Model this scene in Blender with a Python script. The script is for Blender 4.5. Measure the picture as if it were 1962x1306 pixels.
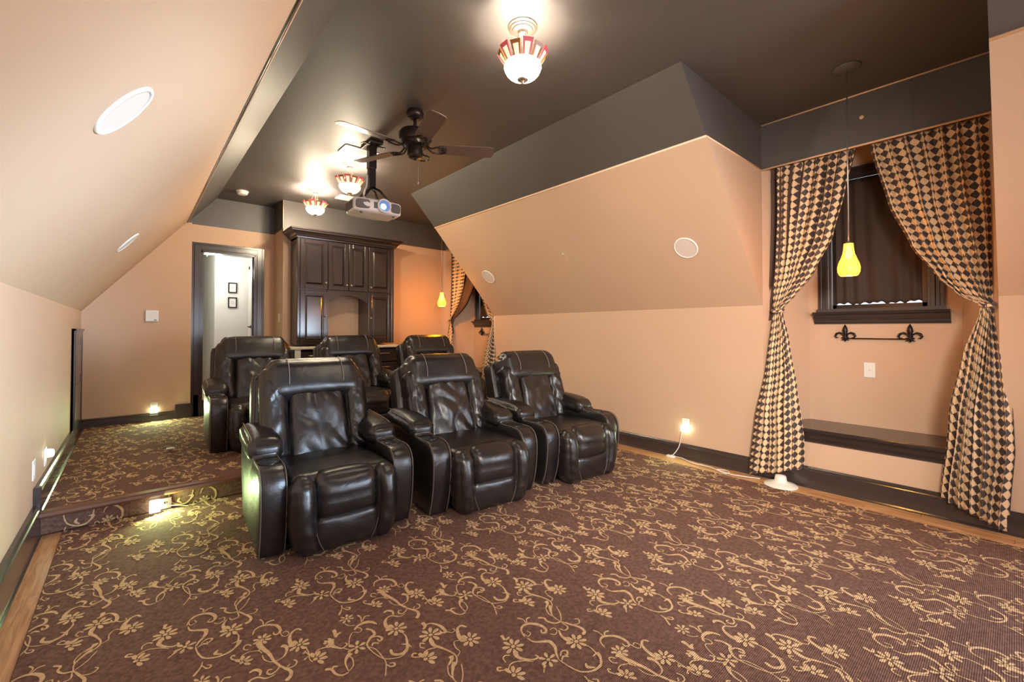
import bpy, bmesh, math, random
from mathutils import Vector, Matrix, noise
PI = math.pi
SC = bpy.context.scene
COL = SC.collection
for o in list(bpy.data.objects): bpy.data.objects.remove(o)
random.seed(7)

def lin(r, g, b):
    f = lambda c: (c/255)/12.92 if c/255 <= .04045 else ((c/255+.055)/1.055)**2.4
    return (f(r), f(g), f(b), 1)

# ------------------------------------------------------------------ camera, world, light
EYE = Vector((0, 0, 1.25)); YAW = math.radians(40.9263); PITCH = math.radians(.8537)
cam_d = bpy.data.cameras.new('camera'); cam = bpy.data.objects.new('camera', cam_d); COL.objects.link(cam)
cam_d.sensor_fit = 'HORIZONTAL'; cam_d.sensor_width = 36; cam_d.lens = 836.5/1962*36
cam_d.shift_x = 0; cam_d.shift_y = -(653-619.4)/1962
cam_d.clip_start = .05; cam_d.clip_end = 100
cam.location = EYE; cam.rotation_euler = (PI/2+PITCH, 0, -YAW)
SC.camera = cam
SC.view_settings.view_transform = 'Standard'; SC.view_settings.look = 'None'
SC.view_settings.gamma = 1; SC.view_settings.use_curve_mapping = False
SC.view_settings.exposure = 0.35
W = bpy.data.worlds.new('world'); SC.world = W; W.use_nodes = True
W.node_tree.nodes['Background'].inputs[0].default_value = (.80, .88, 1, 1)
W.node_tree.nodes['Background'].inputs[1].default_value = 2.0

def lamp(name, kind, loc, power, color, **k):
    d = bpy.data.lights.new(name, kind); d.energy = power; d.color = color
    rot = k.pop('rot', None)
    for a, v in k.items(): setattr(d, a, v)
    o = bpy.data.objects.new(name, d); COL.objects.link(o); o.location = loc
    if rot: o.rotation_euler = rot
    return o
# added area lamps for assumed daylight from behind the camera; no window is built
lamp('assumed_daylight', 'AREA', (1.0, -3.05, 1.15), 48, (.66, .82, 1), shape='RECTANGLE', size=2.0, size_y=1.5, rot=(math.radians(90), 0, 0))
lamp('assumed_daylight_right', 'AREA', (3.95, -2.0, 1.4), 260, (.66, .82, 1), shape='RECTANGLE', size=1.5, size_y=1.2, rot=(0, math.radians(90), 0))  # added lamp for an assumed dormer window on the right, out of view
# added fill spot on the left slope, standing in for a bounced flash
lamp('bounce_fill', 'SPOT', (2.3, -1.0, 1.15), 1500, (.52, .75, 1), shadow_soft_size=.35, spot_size=math.radians(38), spot_blend=1.0,
     rot=Vector((-2.95, 4.7, .30)).to_track_quat('-Z', 'Y').to_euler())
lamp('direct_fill', 'SPOT', (.1, -.7, 1.9), 700, (1, .94, .86), shadow_soft_size=.4, spot_size=math.radians(72), spot_blend=1.0,
     rot=Vector((3.9, 3.3, -1.0)).to_track_quat('-Z', 'Y').to_euler())  # added fill that brightens the right knee wall and alcove
WARM = (1, .90, .74)
LAMPS = [(1.684, 1.848), (1.713, 4.594), (1.71, 5.741)]
for i, (x, y) in enumerate(LAMPS):
    lamp('bulb_light', 'POINT', (x, y, 2.73), (42, 84, 92)[i], WARM, shadow_soft_size=.05)

# ------------------------------------------------------------------ measured planes
XL, XR, YS, YB, YC, XC = -.443, 4.05, 3.874, 6.859, 6.437, 1.51
RS, HK, H, HB = .139, 1.46, 3.0, 2.615
XLb, XLc, XRb, XRc = .501, .823, 3.032, 2.678
YD1, YD0, YE, YF = 1.409, .067, 5.076, -3.2
YDR = YB+.08

# ------------------------------------------------------------------ materials
def newmat(name):
    m = bpy.data.materials.new(name); m.use_nodes = True
    nt = m.node_tree; b = nt.nodes['Principled BSDF']
    return m, nt, b
def N(nt, t, **k):
    n = nt.nodes.new(t)
    for a, v in k.items():
        if a.startswith('i_'):
            key = a[2:]; key = int(key) if key.isdigit() else key
            n.inputs[key].default_value = v
        else: setattr(n, a, v)
    return n
def plain(name, col, rough=.5, metal=0, spec=.5, bump=0, bscale=200, vary=0, vscale=2, coat=0, bdist=.002):
    m, nt, b = newmat(name); L = nt.links.new
    b.inputs['Base Color'].default_value = col; b.inputs['Roughness'].default_value = rough
    b.inputs['Metallic'].default_value = metal; b.inputs['Specular IOR Level'].default_value = spec
    b.inputs['Coat Weight'].default_value = coat; b.inputs['Coat Roughness'].default_value = .15
    tc = N(nt, 'ShaderNodeTexCoord')
    if vary:
        n = N(nt, 'ShaderNodeTexNoise', i_Scale=vscale, i_Detail=4.0); L(tc.outputs['Object'], n.inputs['Vector'])
        mx = N(nt, 'ShaderNodeMix', data_type='RGBA')
        mx.inputs[6].default_value = tuple(c*(1-vary) for c in col[:3])+(1,)
        mx.inputs[7].default_value = tuple(min(1, c*(1+vary)) for c in col[:3])+(1,)
        L(n.outputs['Fac'], mx.inputs[0]); L(mx.outputs[2], b.inputs['Base Color'])
    if bump:
        n = N(nt, 'ShaderNodeTexNoise', i_Scale=bscale, i_Detail=3.0); L(tc.outputs['Object'], n.inputs['Vector'])
        bp = N(nt, 'ShaderNodeBump', i_Strength=bump, i_Distance=bdist); L(n.outputs['Fac'], bp.inputs['Height'])
        L(bp.outputs['Normal'], b.inputs['Normal'])
    return m
M = {}
M['peach'] = plain('peach_eggshell_paint', lin(206, 171, 142), .66, spec=.4, bump=.15, bscale=260, vary=.03)
M['dark'] = plain('dark_brown_paint', lin(78, 71, 67), .56, spec=1.0, bump=.15, bscale=260, vary=.08, vscale=1.2)
M['trimwood'] = plain('espresso_trim_paint', lin(60, 50, 48), .22, spec=.8, bump=.08, bscale=60)
M['cabwood'] = plain('espresso_cabinet_finish', lin(46, 36, 36), .18, spec=.85, bump=.08, bscale=60, vary=.15, vscale=5)
M['edge_line'] = plain('cream_highlight_and_cap', lin(238, 200, 165), .4)  # edge highlight put into the colour; also used for the sprinkler cap
M['white'] = plain('white_plastic', lin(235, 230, 222), .4)
M['whitegrille'] = plain('speaker_cloth_white', lin(222, 205, 192), .7, bump=.4, bscale=900)
M['hallwall'] = plain('hall_white_paint', lin(228, 228, 222), .6)
M['bronze'] = plain('oil_rubbed_bronze', lin(56, 46, 42), .32, metal=.6, bump=.05, bscale=40)
M['nickel'] = plain('brushed_nickel', lin(190, 180, 165), .3, metal=.9)
M['iron'] = plain('dark_iron', lin(52, 44, 42), .35, metal=.7)
M['black'] = plain('black_plastic', lin(22, 22, 24), .25)
M['sheer'] = plain('dark_brown_drapery', lin(62, 46, 38), .8, bump=.2, bscale=300)
M['lining'] = plain('brown_curtain_lining', lin(82, 58, 46), .75, bump=.2, bscale=300)
M['blade'] = plain('fan_blade_wood', lin(108, 88, 76), .35, vary=.12, vscale=6)
M['stone'] = plain('cream_countertop', lin(225, 214, 195), .3, vary=.06, vscale=20)
M['pipe'] = plain('piping_leather', lin(96, 84, 78), .35)  # paler than the leather: specular highlight put into the colour
M['stitch'] = plain('grey_stitching', lin(150, 140, 134), .6)
M['proj'] = plain('projector_white_shell', lin(236, 224, 222), .35)
M['projgrey'] = plain('projector_grey_panel', lin(104, 96, 94), .4)

def leather():
    m, nt, b = newmat('black_brown_leather'); L = nt.links.new
    tc = N(nt, 'ShaderNodeTexCoord')
    n1 = N(nt, 'ShaderNodeTexNoise', i_Scale=9.0, i_Detail=5.0, i_Distortion=.6); L(tc.outputs['Object'], n1.inputs[0])
    v = N(nt, 'ShaderNodeTexVoronoi', i_Scale=330.0); L(tc.outputs['Object'], v.inputs[0])
    r = N(nt, 'ShaderNodeMapRange'); r.inputs[3].default_value = .25; r.inputs[4].default_value = .40; L(n1.outputs['Fac'], r.inputs[0]); L(r.outputs[0], b.inputs['Roughness'])
    mx = N(nt, 'ShaderNodeMix', data_type='RGBA'); mx.inputs[6].default_value = lin(20, 17, 18); mx.inputs[7].default_value = lin(36, 30, 29)
    L(n1.outputs['Fac'], mx.inputs[0]); L(mx.outputs[2], b.inputs['Base Color'])
    a = N(nt, 'ShaderNodeMath', operation='MULTIPLY_ADD'); a.inputs[1].default_value = .06; L(v.outputs['Distance'], a.inputs[0]); L(n1.outputs['Fac'], a.inputs[2])
    bp = N(nt, 'ShaderNodeBump', i_Strength=.35, i_Distance=.012); L(a.outputs[0], bp.inputs['Height']); L(bp.outputs['Normal'], b.inputs['Normal'])
    b.inputs['Specular IOR Level'].default_value = .8
    return m
M['leather'] = leather()

def oak():
    m, nt, b = newmat('honey_oak'); L = nt.links.new
    tc = N(nt, 'ShaderNodeTexCoord'); mp = N(nt, 'ShaderNodeMapping'); mp.inputs['Scale'].default_value = (14, 1.2, 14)
    L(tc.outputs['Object'], mp.inputs[0])
    oi = N(nt, 'ShaderNodeObjectInfo')
    ad = N(nt, 'ShaderNodeVectorMath', operation='ADD'); L(mp.outputs[0], ad.inputs[0]); L(oi.outputs['Random'], ad.inputs[1])
    n = N(nt, 'ShaderNodeTexNoise', i_Scale=3.0, i_Detail=6.0, i_Distortion=1.2); L(ad.outputs[0], n.inputs[0])
    cr = N(nt, 'ShaderNodeValToRGB'); cr.color_ramp.elements[0].position = .3; cr.color_ramp.elements[0].color = lin(176, 120, 76)
    cr.color_ramp.elements[1].position = .7; cr.color_ramp.elements[1].color = lin(228, 180, 130)
    L(n.outputs['Fac'], cr.inputs[0]); L(cr.outputs[0], b.inputs['Base Color']); b.inputs['Roughness'].default_value = .28
    return m
M['oak'] = oak()
M['nosing'] = plain('cherry_nosing', lin(112, 72, 52), .35, vary=.15, vscale=8)

def carpet(name, c0, c1, ribs=True):
    m, nt, b = newmat(name); L = nt.links.new
    tc = N(nt, 'ShaderNodeTexCoord')
    n = N(nt, 'ShaderNodeTexNoise', i_Scale=60.0, i_Detail=5.0); L(tc.outputs['Object'], n.inputs[0])
    mx = N(nt, 'ShaderNodeMix', data_type='RGBA'); mx.inputs[6].default_value = c0; mx.inputs[7].default_value = c1
    mr = N(nt, 'ShaderNodeMapRange'); mr.inputs[1].default_value = .35; mr.inputs[2].default_value = .65
    L(n.outputs['Fac'], mr.inputs[0]); L(mr.outputs[0], mx.inputs[0]); L(mx.outputs[2], b.inputs['Base Color'])
    w = N(nt, 'ShaderNodeTexWave', wave_type='BANDS', bands_direction='Y', i_Scale=50.0, i_Distortion=.4); L(tc.outputs['Object'], w.inputs[0])
    f = N(nt, 'ShaderNodeTexNoise', i_Scale=500.0, i_Detail=2.0); L(tc.outputs['Object'], f.inputs[0])
    a = N(nt, 'ShaderNodeMath', operation='ADD'); L(w.outputs['Fac'], a.inputs[0]); L(f.outputs['Fac'], a.inputs[1])
    bp = N(nt, 'ShaderNodeBump', i_Strength=.5, i_Distance=.003); L(a.outputs[0], bp.inputs['Height']); L(bp.outputs['Normal'], b.inputs['Normal'])
    b.inputs['Roughness'].default_value = .95; b.inputs['Specular IOR Level'].default_value = .15
    pass
    return m
M['carpet'] = carpet('brown_loop_pile', lin(102, 73, 63), lin(130, 97, 84))
M['scroll'] = carpet('tan_scroll_pile', lin(202, 166, 124), lin(226, 192, 148))

def harlequin():
    m, nt, b = newmat('harlequin_curtain_cloth'); L = nt.links.new
    uv = N(nt, 'ShaderNodeUVMap'); sp = N(nt, 'ShaderNodeSeparateXYZ'); L(uv.outputs[0], sp.inputs[0])
    def mth(op, a, bb=None):
        n = N(nt, 'ShaderNodeMath', operation=op)
        for i, q in enumerate((a, bb)):
            if q is None: continue
            if isinstance(q, (int, float)): n.inputs[i].default_value = q
            else: L(q, n.inputs[i])
        return n.outputs[0]
    U = mth('DIVIDE', sp.outputs[0], .043); V = mth('DIVIDE', sp.outputs[1], .058)
    p = mth('ADD', U, V); q = mth('SUBTRACT', U, V)
    p = mth('MULTIPLY', p, 1.0); q = mth('MULTIPLY', q, 1.0)
    fp = mth('MODULO', mth('FLOOR', mth('ADD', p, 1000.)), 2.); fq = mth('MODULO', mth('FLOOR', mth('ADD', q, 1000.)), 2.)
    x = mth('ABSOLUTE', mth('SUBTRACT', fp, fq))
    mx = N(nt, 'ShaderNodeMix', data_type='RGBA'); mx.inputs[6].default_value = lin(232, 196, 152); mx.inputs[7].default_value = lin(66, 52, 50)
    L(x, mx.inputs[0]); L(mx.outputs[2], b.inputs['Base Color'])
    b.inputs['Roughness'].default_value = .55; b.inputs['Sheen Weight'].default_value = .2
    n = N(nt, 'ShaderNodeTexNoise', i_Scale=700.0); L(uv.outputs[0], n.inputs[0])
    bp = N(nt, 'ShaderNodeBump', i_Strength=.3, i_Distance=.002); L(n.outputs[0], bp.inputs['Height']); L(bp.outputs[0], b.inputs['Normal'])
    return m
M['cloth'] = harlequin()

def glow(name, col, strength, base=(.8, .8, .8, 1), mix=None, transl=0):
    m, nt, b = newmat(name)
    b.inputs['Base Color'].default_value = base; b.inputs['Emission Color'].default_value = col
    b.inputs['Emission Strength'].default_value = strength; b.inputs['Roughness'].default_value = .35
    return m
def thin_glass(name, col, alpha, strength, rough=.3):
    m, nt, b = newmat(name); L = nt.links.new
    b.inputs['Base Color'].default_value = col; b.inputs['Roughness'].default_value = rough
    b.inputs['Emission Color'].default_value = col; b.inputs['Emission Strength'].default_value = strength
    t = N(nt, 'ShaderNodeBsdfTransparent'); t.inputs[0].default_value = col
    mx = N(nt, 'ShaderNodeMixShader'); mx.inputs[0].default_value = alpha
    out = nt.nodes['Material Output']
    L(t.outputs[0], mx.inputs[1]); L(b.outputs[0], mx.inputs[2]); L(mx.outputs[0], out.inputs[0])
    return m
M['bowl'] = thin_glass('lit_frosted_glass', (1, .93, .8, 1), .30, 5)
M['g_pink'] = thin_glass('rose_stained_glass', (.72, .16, .20, 1), .85, .12)
M['g_amber'] = thin_glass('amber_stained_glass', (.40, .15, .04, 1), .85, .10)
M['g_clear'] = thin_glass('pale_stained_glass', (1, .80, .60, 1), .6, .7)
M['shade'] = thin_glass('orange_art_glass', (1, .58, .07, 1), .62, 1.6)
M['bulb'] = glow('lit_bulb', (1, .86, .6, 1), 14)
M['nightlit'] = glow('green_white_night_light', (.82, 1, .68, 1), 7)
M['lenslit'] = glow('projector_lens_glow', (.55, .75, 1, 1), 5)
M['lensrim'] = glow('projector_lens_blue', (.2, .35, .7, 1), .5, base=lin(60, 80, 130))
M['domelit'] = glow('lit_dome_glass', (1, .95, .85, 1), 5)
M['pane'] = thin_glass('window_glass', (.95, .97, 1, 1), .08, 0, .02)

# ------------------------------------------------------------------ mesh helpers
def link(name, me, parent=None, kind=None, **tags):
    o = bpy.data.objects.new(name, me); COL.objects.link(o)
    if parent is not None: o.parent = parent
    if kind: o['kind'] = kind
    for k, v in tags.items(): o[k] = v
    return o
def thing(name, label, cat, loc=(0, 0, 0), rz=0, group=None):
    o = bpy.data.objects.new(name, None); COL.objects.link(o); o.empty_display_size = .1
    o.location = loc; o.rotation_euler = (0, 0, rz); o['label'] = label; o['category'] = cat
    if group: o['group'] = group
    return o
def tag(o, label, cat, group=None):
    o['label'] = label; o['category'] = cat
    if group: o['group'] = group
    return o
class MB:
    def __init__(s): s.v = []; s.f = []; s.m = []; s.uv = None
    def add(s, vs, fs, mi=0):
        n = len(s.v); s.v += [tuple(v) for v in vs]; s.f += [tuple(i+n for i in f) for f in fs]; s.m += [mi]*len(fs)
        return s
    def box(s, x0, x1, y0, y1, z0, z1, mi=0, b=0):
        if b:
            b = min(b, (x1-x0)*.45, (y1-y0)*.45, (z1-z0)*.45)
            bm = bmesh.new(); bmesh.ops.create_cube(bm, size=1)
            bmesh.ops.scale(bm, vec=(x1-x0, y1-y0, z1-z0), verts=bm.verts)
            bmesh.ops.translate(bm, vec=((x0+x1)/2, (y0+y1)/2, (z0+z1)/2), verts=bm.verts)
            bmesh.ops.bevel(bm, geom=bm.edges[:], offset=b, segments=2, affect='EDGES', profile=.5)
            bm.verts.index_update(); s.add([v.co for v in bm.verts], [[v.index for v in f.verts] for f in bm.faces], mi); bm.free(); return s
        vs = [(x, y, z) for x in (x0, x1) for y in (y0, y1) for z in (z0, z1)]
        return s.add(vs, [(0, 1, 3, 2), (4, 6, 7, 5), (0, 4, 5, 1), (2, 3, 7, 6), (0, 2, 6, 4), (1, 5, 7, 3)], mi)
    def poly(s, pts, mi=0): return s.add(pts, [tuple(range(len(pts)))], mi)
    def lathe(s, prof, c=(0, 0, 0), n=32, mi=0, axis='z', cap=True):
        vs = []
        for r, h in prof:
            for k in range(n):
                a = 2*PI*k/n
                p = (r*math.cos(a), r*math.sin(a), h)
                if axis == 'y': p = (p[0], p[2], p[1])
                if axis == 'x': p = (p[2], p[0], p[1])
                vs.append((p[0]+c[0], p[1]+c[1], p[2]+c[2]))
        fs = []
        for i in range(len(prof)-1):
            for k in range(n):
                fs.append((i*n+k, i*n+(k+1) % n, (i+1)*n+(k+1) % n, (i+1)*n+k))
        if cap:
            fs.append(tuple(range(n))[::-1]); fs.append(tuple((len(prof)-1)*n+k for k in range(n)))
        return s.add(vs, fs, mi)
    def tube(s, pts, r, n=8, mi=0, cap=True):
        pts = [Vector(p) for p in pts]; rr = r if isinstance(r, (list, tuple)) else [r]*len(pts)
        vs = []; up = Vector((0, 0, 1)); prev = None
        for i, p in enumerate(pts):
            d = (pts[min(i+1, len(pts)-1)]-pts[max(i-1, 0)]).normalized()
            if prev is None:
                a = up if abs(d.z) < .9 else Vector((1, 0, 0)); u = d.cross(a).normalized()
            else:
                u = (prev-d*prev.dot(d)).normalized()
            prev = u; w = d.cross(u)
            for k in range(n):
                t = 2*PI*k/n; vs.append(p+(u*math.cos(t)+w*math.sin(t))*rr[i])
        fs = [(i*n+k, i*n+(k+1) % n, (i+1)*n+(k+1) % n, (i+1)*n+k) for i in range(len(pts)-1) for k in range(n)]
        if cap: fs += [tuple(range(n))[::-1], tuple((len(pts)-1)*n+k for k in range(n))]
        return s.add(vs, fs, mi)
    def prism(s, prof, a0, a1, f, mi=0):
        """prof: 2-D outline; f(u, v, t) -> xyz; extruded from t=a0 to a1"""
        n = len(prof)
        vs = [f(u, v, a0) for u, v in prof]+[f(u, v, a1) for u, v in prof]
        fs = [(k, (k+1) % n, n+(k+1) % n, n+k) for k in range(n)]+[tuple(range(n))[::-1], tuple(range(n, 2*n))]
        return s.add(vs, fs, mi)
    def rbox(s, c, h, r, n=10, puff=(0, 0, 0), disp=None, xf=None, mi=0):
        """rounded, puffed cushion block: centre c, half sizes h, corner radius r"""
        V = {}; vs = []; fs = []
        def pt(q):
            key = tuple(round(t, 5) for t in q)
            if key in V: return V[key]
            P = []
            for t, hh in zip(q, h):
                P.append(t*hh)
            rr = [min(r, hh*.98) for hh in h]
            inner = [max(-(hh-r_), min(hh-r_, t)) for t, hh, r_ in zip(P, h, rr)]
            d = Vector([(t-i)/r_ for t, i, r_ in zip(P, inner, rr)])
            if d.length > 1e-6: d.normalize()
            P = [i+dd*r_ for i, dd, r_ in zip(inner, d, rr)]
            e = [1-min(1, abs(t))**2 for t in q]
            P[0] += q[0]*puff[0]*e[1]*e[2]; P[1] += q[1]*puff[1]*e[0]*e[2]; P[2] += q[2]*puff[2]*e[0]*e[1]
            P = Vector(P)+Vector(c)
            if disp: P = disp(P, d, q)
            if xf: P = xf(P)
            V[key] = len(vs); vs.append(P); return V[key]
        g = [-math.cos(PI*i/n)*.35+(-1+2*i/n)*.65 for i in range(n+1)]
        for ax in range(3):
            for sg in (-1, 1):
                for i in range(n):
                    for j in range(n):
                        cs = []
                        for a, b_ in ((i, j), (i+1, j), (i+1, j+1), (i, j+1)):
                            q = [0, 0, 0]; q[ax] = sg; q[(ax+1) % 3] = g[a]; q[(ax+2) % 3] = g[b_]
                            cs.append(pt(q))
                        fs.append(tuple(cs) if sg > 0 else tuple(cs[::-1]))
        return s.add(vs, fs, mi)
    def build(s, name, mats, parent=None, smooth=False, auto=None, kind=None, **tags):
        me = bpy.data.meshes.new(name); me.from_pydata(s.v, [], s.f)
        if not isinstance(mats, (list, tuple)): mats = [mats]
        for m in mats: me.materials.append(m)
        me.polygons.foreach_set('material_index', s.m)
        if smooth or auto: me.polygons.foreach_set('use_smooth', [True]*len(me.polygons))
        me.update()
        if auto: me.set_sharp_from_angle(angle=math.radians(auto))
        if s.uv:
            L = me.uv_layers.new(name='UVMap')
            for lp in me.loops: L.data[lp.index].uv = s.uv[lp.vertex_index]
        return link(name, me, parent, kind, **tags)
def copy_tree(root, loc, rz, label, group=None):
    r = root.copy(); COL.objects.link(r); r.location = loc; r.rotation_euler = (0, 0, rz); r['label'] = label
    if group: r['group'] = group
    for ch in list(root.children):
        c = ch.copy(); COL.objects.link(c); c.parent = r
        for g in list(ch.children):
            d = g.copy(); COL.objects.link(d); d.parent = c
    return r
def catmull(pts, k=6):
    out = []; n = len(pts)
    for i in range(n-1):
        p0 = pts[max(i-1, 0)]; p1 = pts[i]; p2 = pts[i+1]; p3 = pts[min(i+2, n-1)]
        for j in range(k):
            t = j/k
            out.append(tuple(.5*((2*b)+(-a+c)*t+(2*a-5*b+4*c-d)*t*t+(-a+3*b-3*c+d)*t**3) for a, b, c, d in zip(p0, p1, p2, p3)))
    out.append(tuple(pts[-1])); return out

# ------------------------------------------------------------------ room shell
def shell(name, polys, mats=None):
    mb = MB()
    for p in polys:
        mi = 0
        if isinstance(p, tuple) and isinstance(p[0], int): mi, p = p
        mb.poly(p, mi)
    return mb.build(name, mats or [M['peach'], M['dark'], M['hallwall']], kind='structure')
def quad_x(x, y0, y1, z0, z1): return [(x, y0, z0), (x, y1, z0), (x, y1, z1), (x, y0, z1)]
def quad_y(y, x0, x1, z0, z1): return [(x0, y, z0), (x1, y, z0), (x1, y, z1), (x0, y, z1)]
floor = shell('floor', [[(XL, YF, 0), (XR+.6, YF, 0), (XR+.6, YS+.1, 0), (XL, YS+.1, 0)]], [M['oak']])
shell('ceiling', [(0, [(XLc, YF, H), (XRc, YF, H), (XRc, YDR, H), (XLc, YDR, H)]),
                  (0, [(XRc, YD0, H), (XR, YD0, H), (XR, YD1, H), (XRc, YD1, H)]),
                  (0, [(XRc, YE, H), (XR, YE, H), (XR, YC, H), (XRc, YC, H)])], [M['dark']])
shell('wall_left', [quad_x(XL, YF, YB, 0, HK)])
shell('wall_slope_left', [(0, [(XL, YF, HK), (XL, YB, HK), (XLb, YB, HB), (XLb, YF, HB)]),
                          (1, [(XLb, YF, HB), (XLb, YDR, HB), (XLc, YDR, H), (XLc, YF, H)]),
                          (0, [(XL, YB, HK), (XL, YDR, HK), (XLb, YDR, HB), (XLb, YB, HB)])])
shell('wall_right', [quad_x(XR, YF, YD0, 0, HK), quad_x(XR, YD1, YE, 0, HK),
                     (1, quad_x(XR, YD0, YD1, HB, H)), (1, quad_x(XR, YE, YC, HB, H))])
sl = []
for a, b in ((YF, YD0), (YD1, YE)):
    sl += [(0, [(XR, a, HK), (XR, b, HK), (XRb, b, HB), (XRb, a, HB)]),
           (1, [(XRb, a, HB), (XRb, b, HB), (XRc, b, H), (XRc, a, H)])]
shell('wall_slope_right', sl)
for i, y in enumerate((YD0, YD1, YE)):
    shell('wall_cheek', [(0, [(XR, y, HK), (XRb, y, HB), (XR, y, HB)]), (1, [(XRb, y, HB), (XRc, y, H), (XR, y, H), (XR, y, HB)])])
shell('wall_front', [[(XL, YF, 0), (XR, YF, 0), (XR, YF, HK), (XRb, YF, HB), (XRc, YF, H), (XLc, YF, H), (XLb, YF, HB), (XL, YF, HK)]])
# back walls: short wall left of the door, door wall, side return, cabinet wall
DX0, DX1, DZ = .655, 1.283, 2.285
shell('wall_back_left', [quad_y(YB, XL, .553, 0, HB), quad_x(.553, YB, YDR, 0, HB)])
shell('wall_door', [quad_y(YDR, .553, DX0, 0, HB), quad_y(YDR, DX1, XC, 0, HB), quad_y(YDR, DX0, DX1, DZ, HB), (1, quad_y(YDR, .40, XC, HB, H))])
shell('wall_return', [quad_x(XC, YC, YDR, 0, HB), (1, quad_x(XC, YC, YDR, HB, H))])
shell('wall_back_right', [quad_y(YC, XC, XR+.5, 0, HB), (1, quad_y(YC, XC, XR, HB, H))])
# thin pale strips: edge highlights put into shape and colour along the colour change
def edge_line(pts, r=.007, mat='edge_line', i=[0]):
    i[0] += 1
    return MB().tube(pts, r, 6).build('trim_%d' % i[0], M[mat], smooth=True, kind='structure')
edge_line([(XRb, YD1, HB), (XRb, YE, HB)], .009); edge_line([(XRb, YF, HB), (XRb, YD0, HB)], .009)
edge_line([(XRb, YD1, HB), (XR, YD1-.004, HB)], .005)
edge_line([(XR-.004, YD0, HB), (XR-.004, YD1, HB)], .008); edge_line([(XR-.004, YD0, H-.004), (XR-.004, YD1, H-.004)], .006)
edge_line([(XR-.004, YE, HB), (XR-.004, YC, HB)], .006); edge_line([(XC, YC-.004, HB), (XR, YC-.004, HB)], .006)
edge_line([(XLb, YF, HB), (XLb, YB, HB)], .010, 'trimwood'); edge_line([(XLb+.012, YF, HB-.002), (XLb+.012, YB, HB-.002)], .004)
edge_line([(XC-.003, YC-.003, HB), (XC-.003, YC-.003, H)], .004)

# platform (riser)
plat = MB().box(XL, XR+.5, YS+.02, YDR, 0, RS, 0).build('platform', M['nosing'], kind='structure')
# hall behind the door
hz = .30
shell('wall_hall', [(2, quad_y(8.36, .974, 1.62, hz, 2.9)), (2, quad_x(1.455, YDR, 8.36, hz, 2.9)),
                    (2, quad_x(.974, 8.36, 10.4, hz, 2.9)), (2, quad_y(10.4, .2, 1.0, hz, 2.9)), (2, quad_x(.3, YDR, 10.4, hz, 2.9))])
shell('floor_hall', [[(.3, YDR, hz), (1.5, YDR, hz), (1.5, 10.4, hz), (.3, 10.4, hz)]], [M['oak']])
shell('ceiling_hall', [(2, [(.3, YDR, 2.85), (1.5, YDR, 2.85), (1.5, 10.4, 2.85), (.3, 10.4, 2.85)])])
lamp('hall_light', 'POINT', (.9, 7.9, 2.15), 11, (1, .96, .90), shadow_soft_size=.1)

# ------------------------------------------------------------------ baseboards
def baseboard(name, p0, p1, nrm, z0, h=.135, th=.02, mat='trimwood'):
    """moulded board along p0->p1 (xy), sticking out along nrm"""
    prof = [(0, z0), (th+.008, z0), (th+.008, z0+.012), (th, z0+.02), (th, z0+h-.03), (th-.006, z0+h-.024), (th-.004, z0+h-.012), (th-.012, z0+h), (0, z0+h)]
    d = Vector((p1[0]-p0[0], p1[1]-p0[1])); L = d.length; d.normalize()
    f = lambda u, v, t: (p0[0]+d.x*t+nrm[0]*u, p0[1]+d.y*t+nrm[1]*u, v)
    return MB().prism(prof, 0, L, f).build(name, M[mat], kind='structure')
baseboard('baseboard_left', (XL, YF), (XL, YS), (1, 0), 0, .2, .03)
b = MB().box(XL, XL+.032, YS-.03, YS+.02, .0, .305, b=.003).build('baseboard_left_return', M['trimwood'], kind='structure')
baseboard('baseboard_platform_left', (XL, YS+.02), (XL, 5.86), (1, 0), RS, .16, .03)
baseboard('baseboard_back', (XL, YB), (.56, YB), (0, -1), RS, .11, .025)
MB().box(.40, .565, YB-.027, YB, RS, .325, b=.003).build('baseboard_back_block', M['trimwood'], kind='structure')
MB().box(.553, .655, YDR-.03, YDR, RS, .42, b=.003).build('baseboard_door', M['trimwood'], kind='structure')
baseboard('baseboard_right', (XR, YD1), (XR, YS+.02), (-1, 0), 0, .15, .02)
baseboard('baseboard_right_platform', (XR, YS+.02), (XR, YE), (-1, 0), RS, .15, .02)
baseboard('baseboard_right_front', (XR, YF), (XR, YD0), (-1, 0), 0, .15, .02)

# door casing
def casing(name, x0, x1, ztop, y, w=.09, mat='trimwood', z0=RS, parent=None, kind='structure'):
    mb = MB()
    for k, (a, t) in enumerate(((0, .016), (.014, .030), (w-.028, .022))):
        b_ = (a+.012, w-.03, w)[k] if k != 0 else .016
        mb.box(x0-b_, x0-a, y-t, y, z0, ztop+b_, b=.002)
        mb.box(x1+a, x1+b_, y-t, y, z0, ztop+b_, b=.002)
        mb.box(x0-a, x1+a, y-t, y, ztop+a, ztop+b_, b=.002)
    mb.box(x0-w, x0, y-.012, y, z0, ztop+w); mb.box(x1, x1+w, y-.012, y, z0, ztop+w); mb.box(x0, x1, y-.012, y, ztop, ztop+w)
    return mb.build(name, M[mat], parent, kind=kind)
door1 = casing('door_1', DX0, DX1, DZ, YDR, .1)
jm = MB()
jm.box(DX0-.004, DX0+.022, YDR-.01, YDR+.14, RS, DZ, b=.002); jm.box(DX1-.022, DX1+.004, YDR-.01, YDR+.14, RS, DZ, b=.002)
jm.box(DX0, DX1, YDR-.01, YDR+.14, DZ-.022, DZ+.004, b=.002); jm.box(DX0+.02, DX0+.034, YDR+.05, YDR+.09, RS, DZ-.02)
jm.box(DX1-.034, DX1-.02, YDR+.05, YDR+.09, RS, DZ-.02)
jm.build('door_jamb', M['trimwood'], door1)
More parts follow.
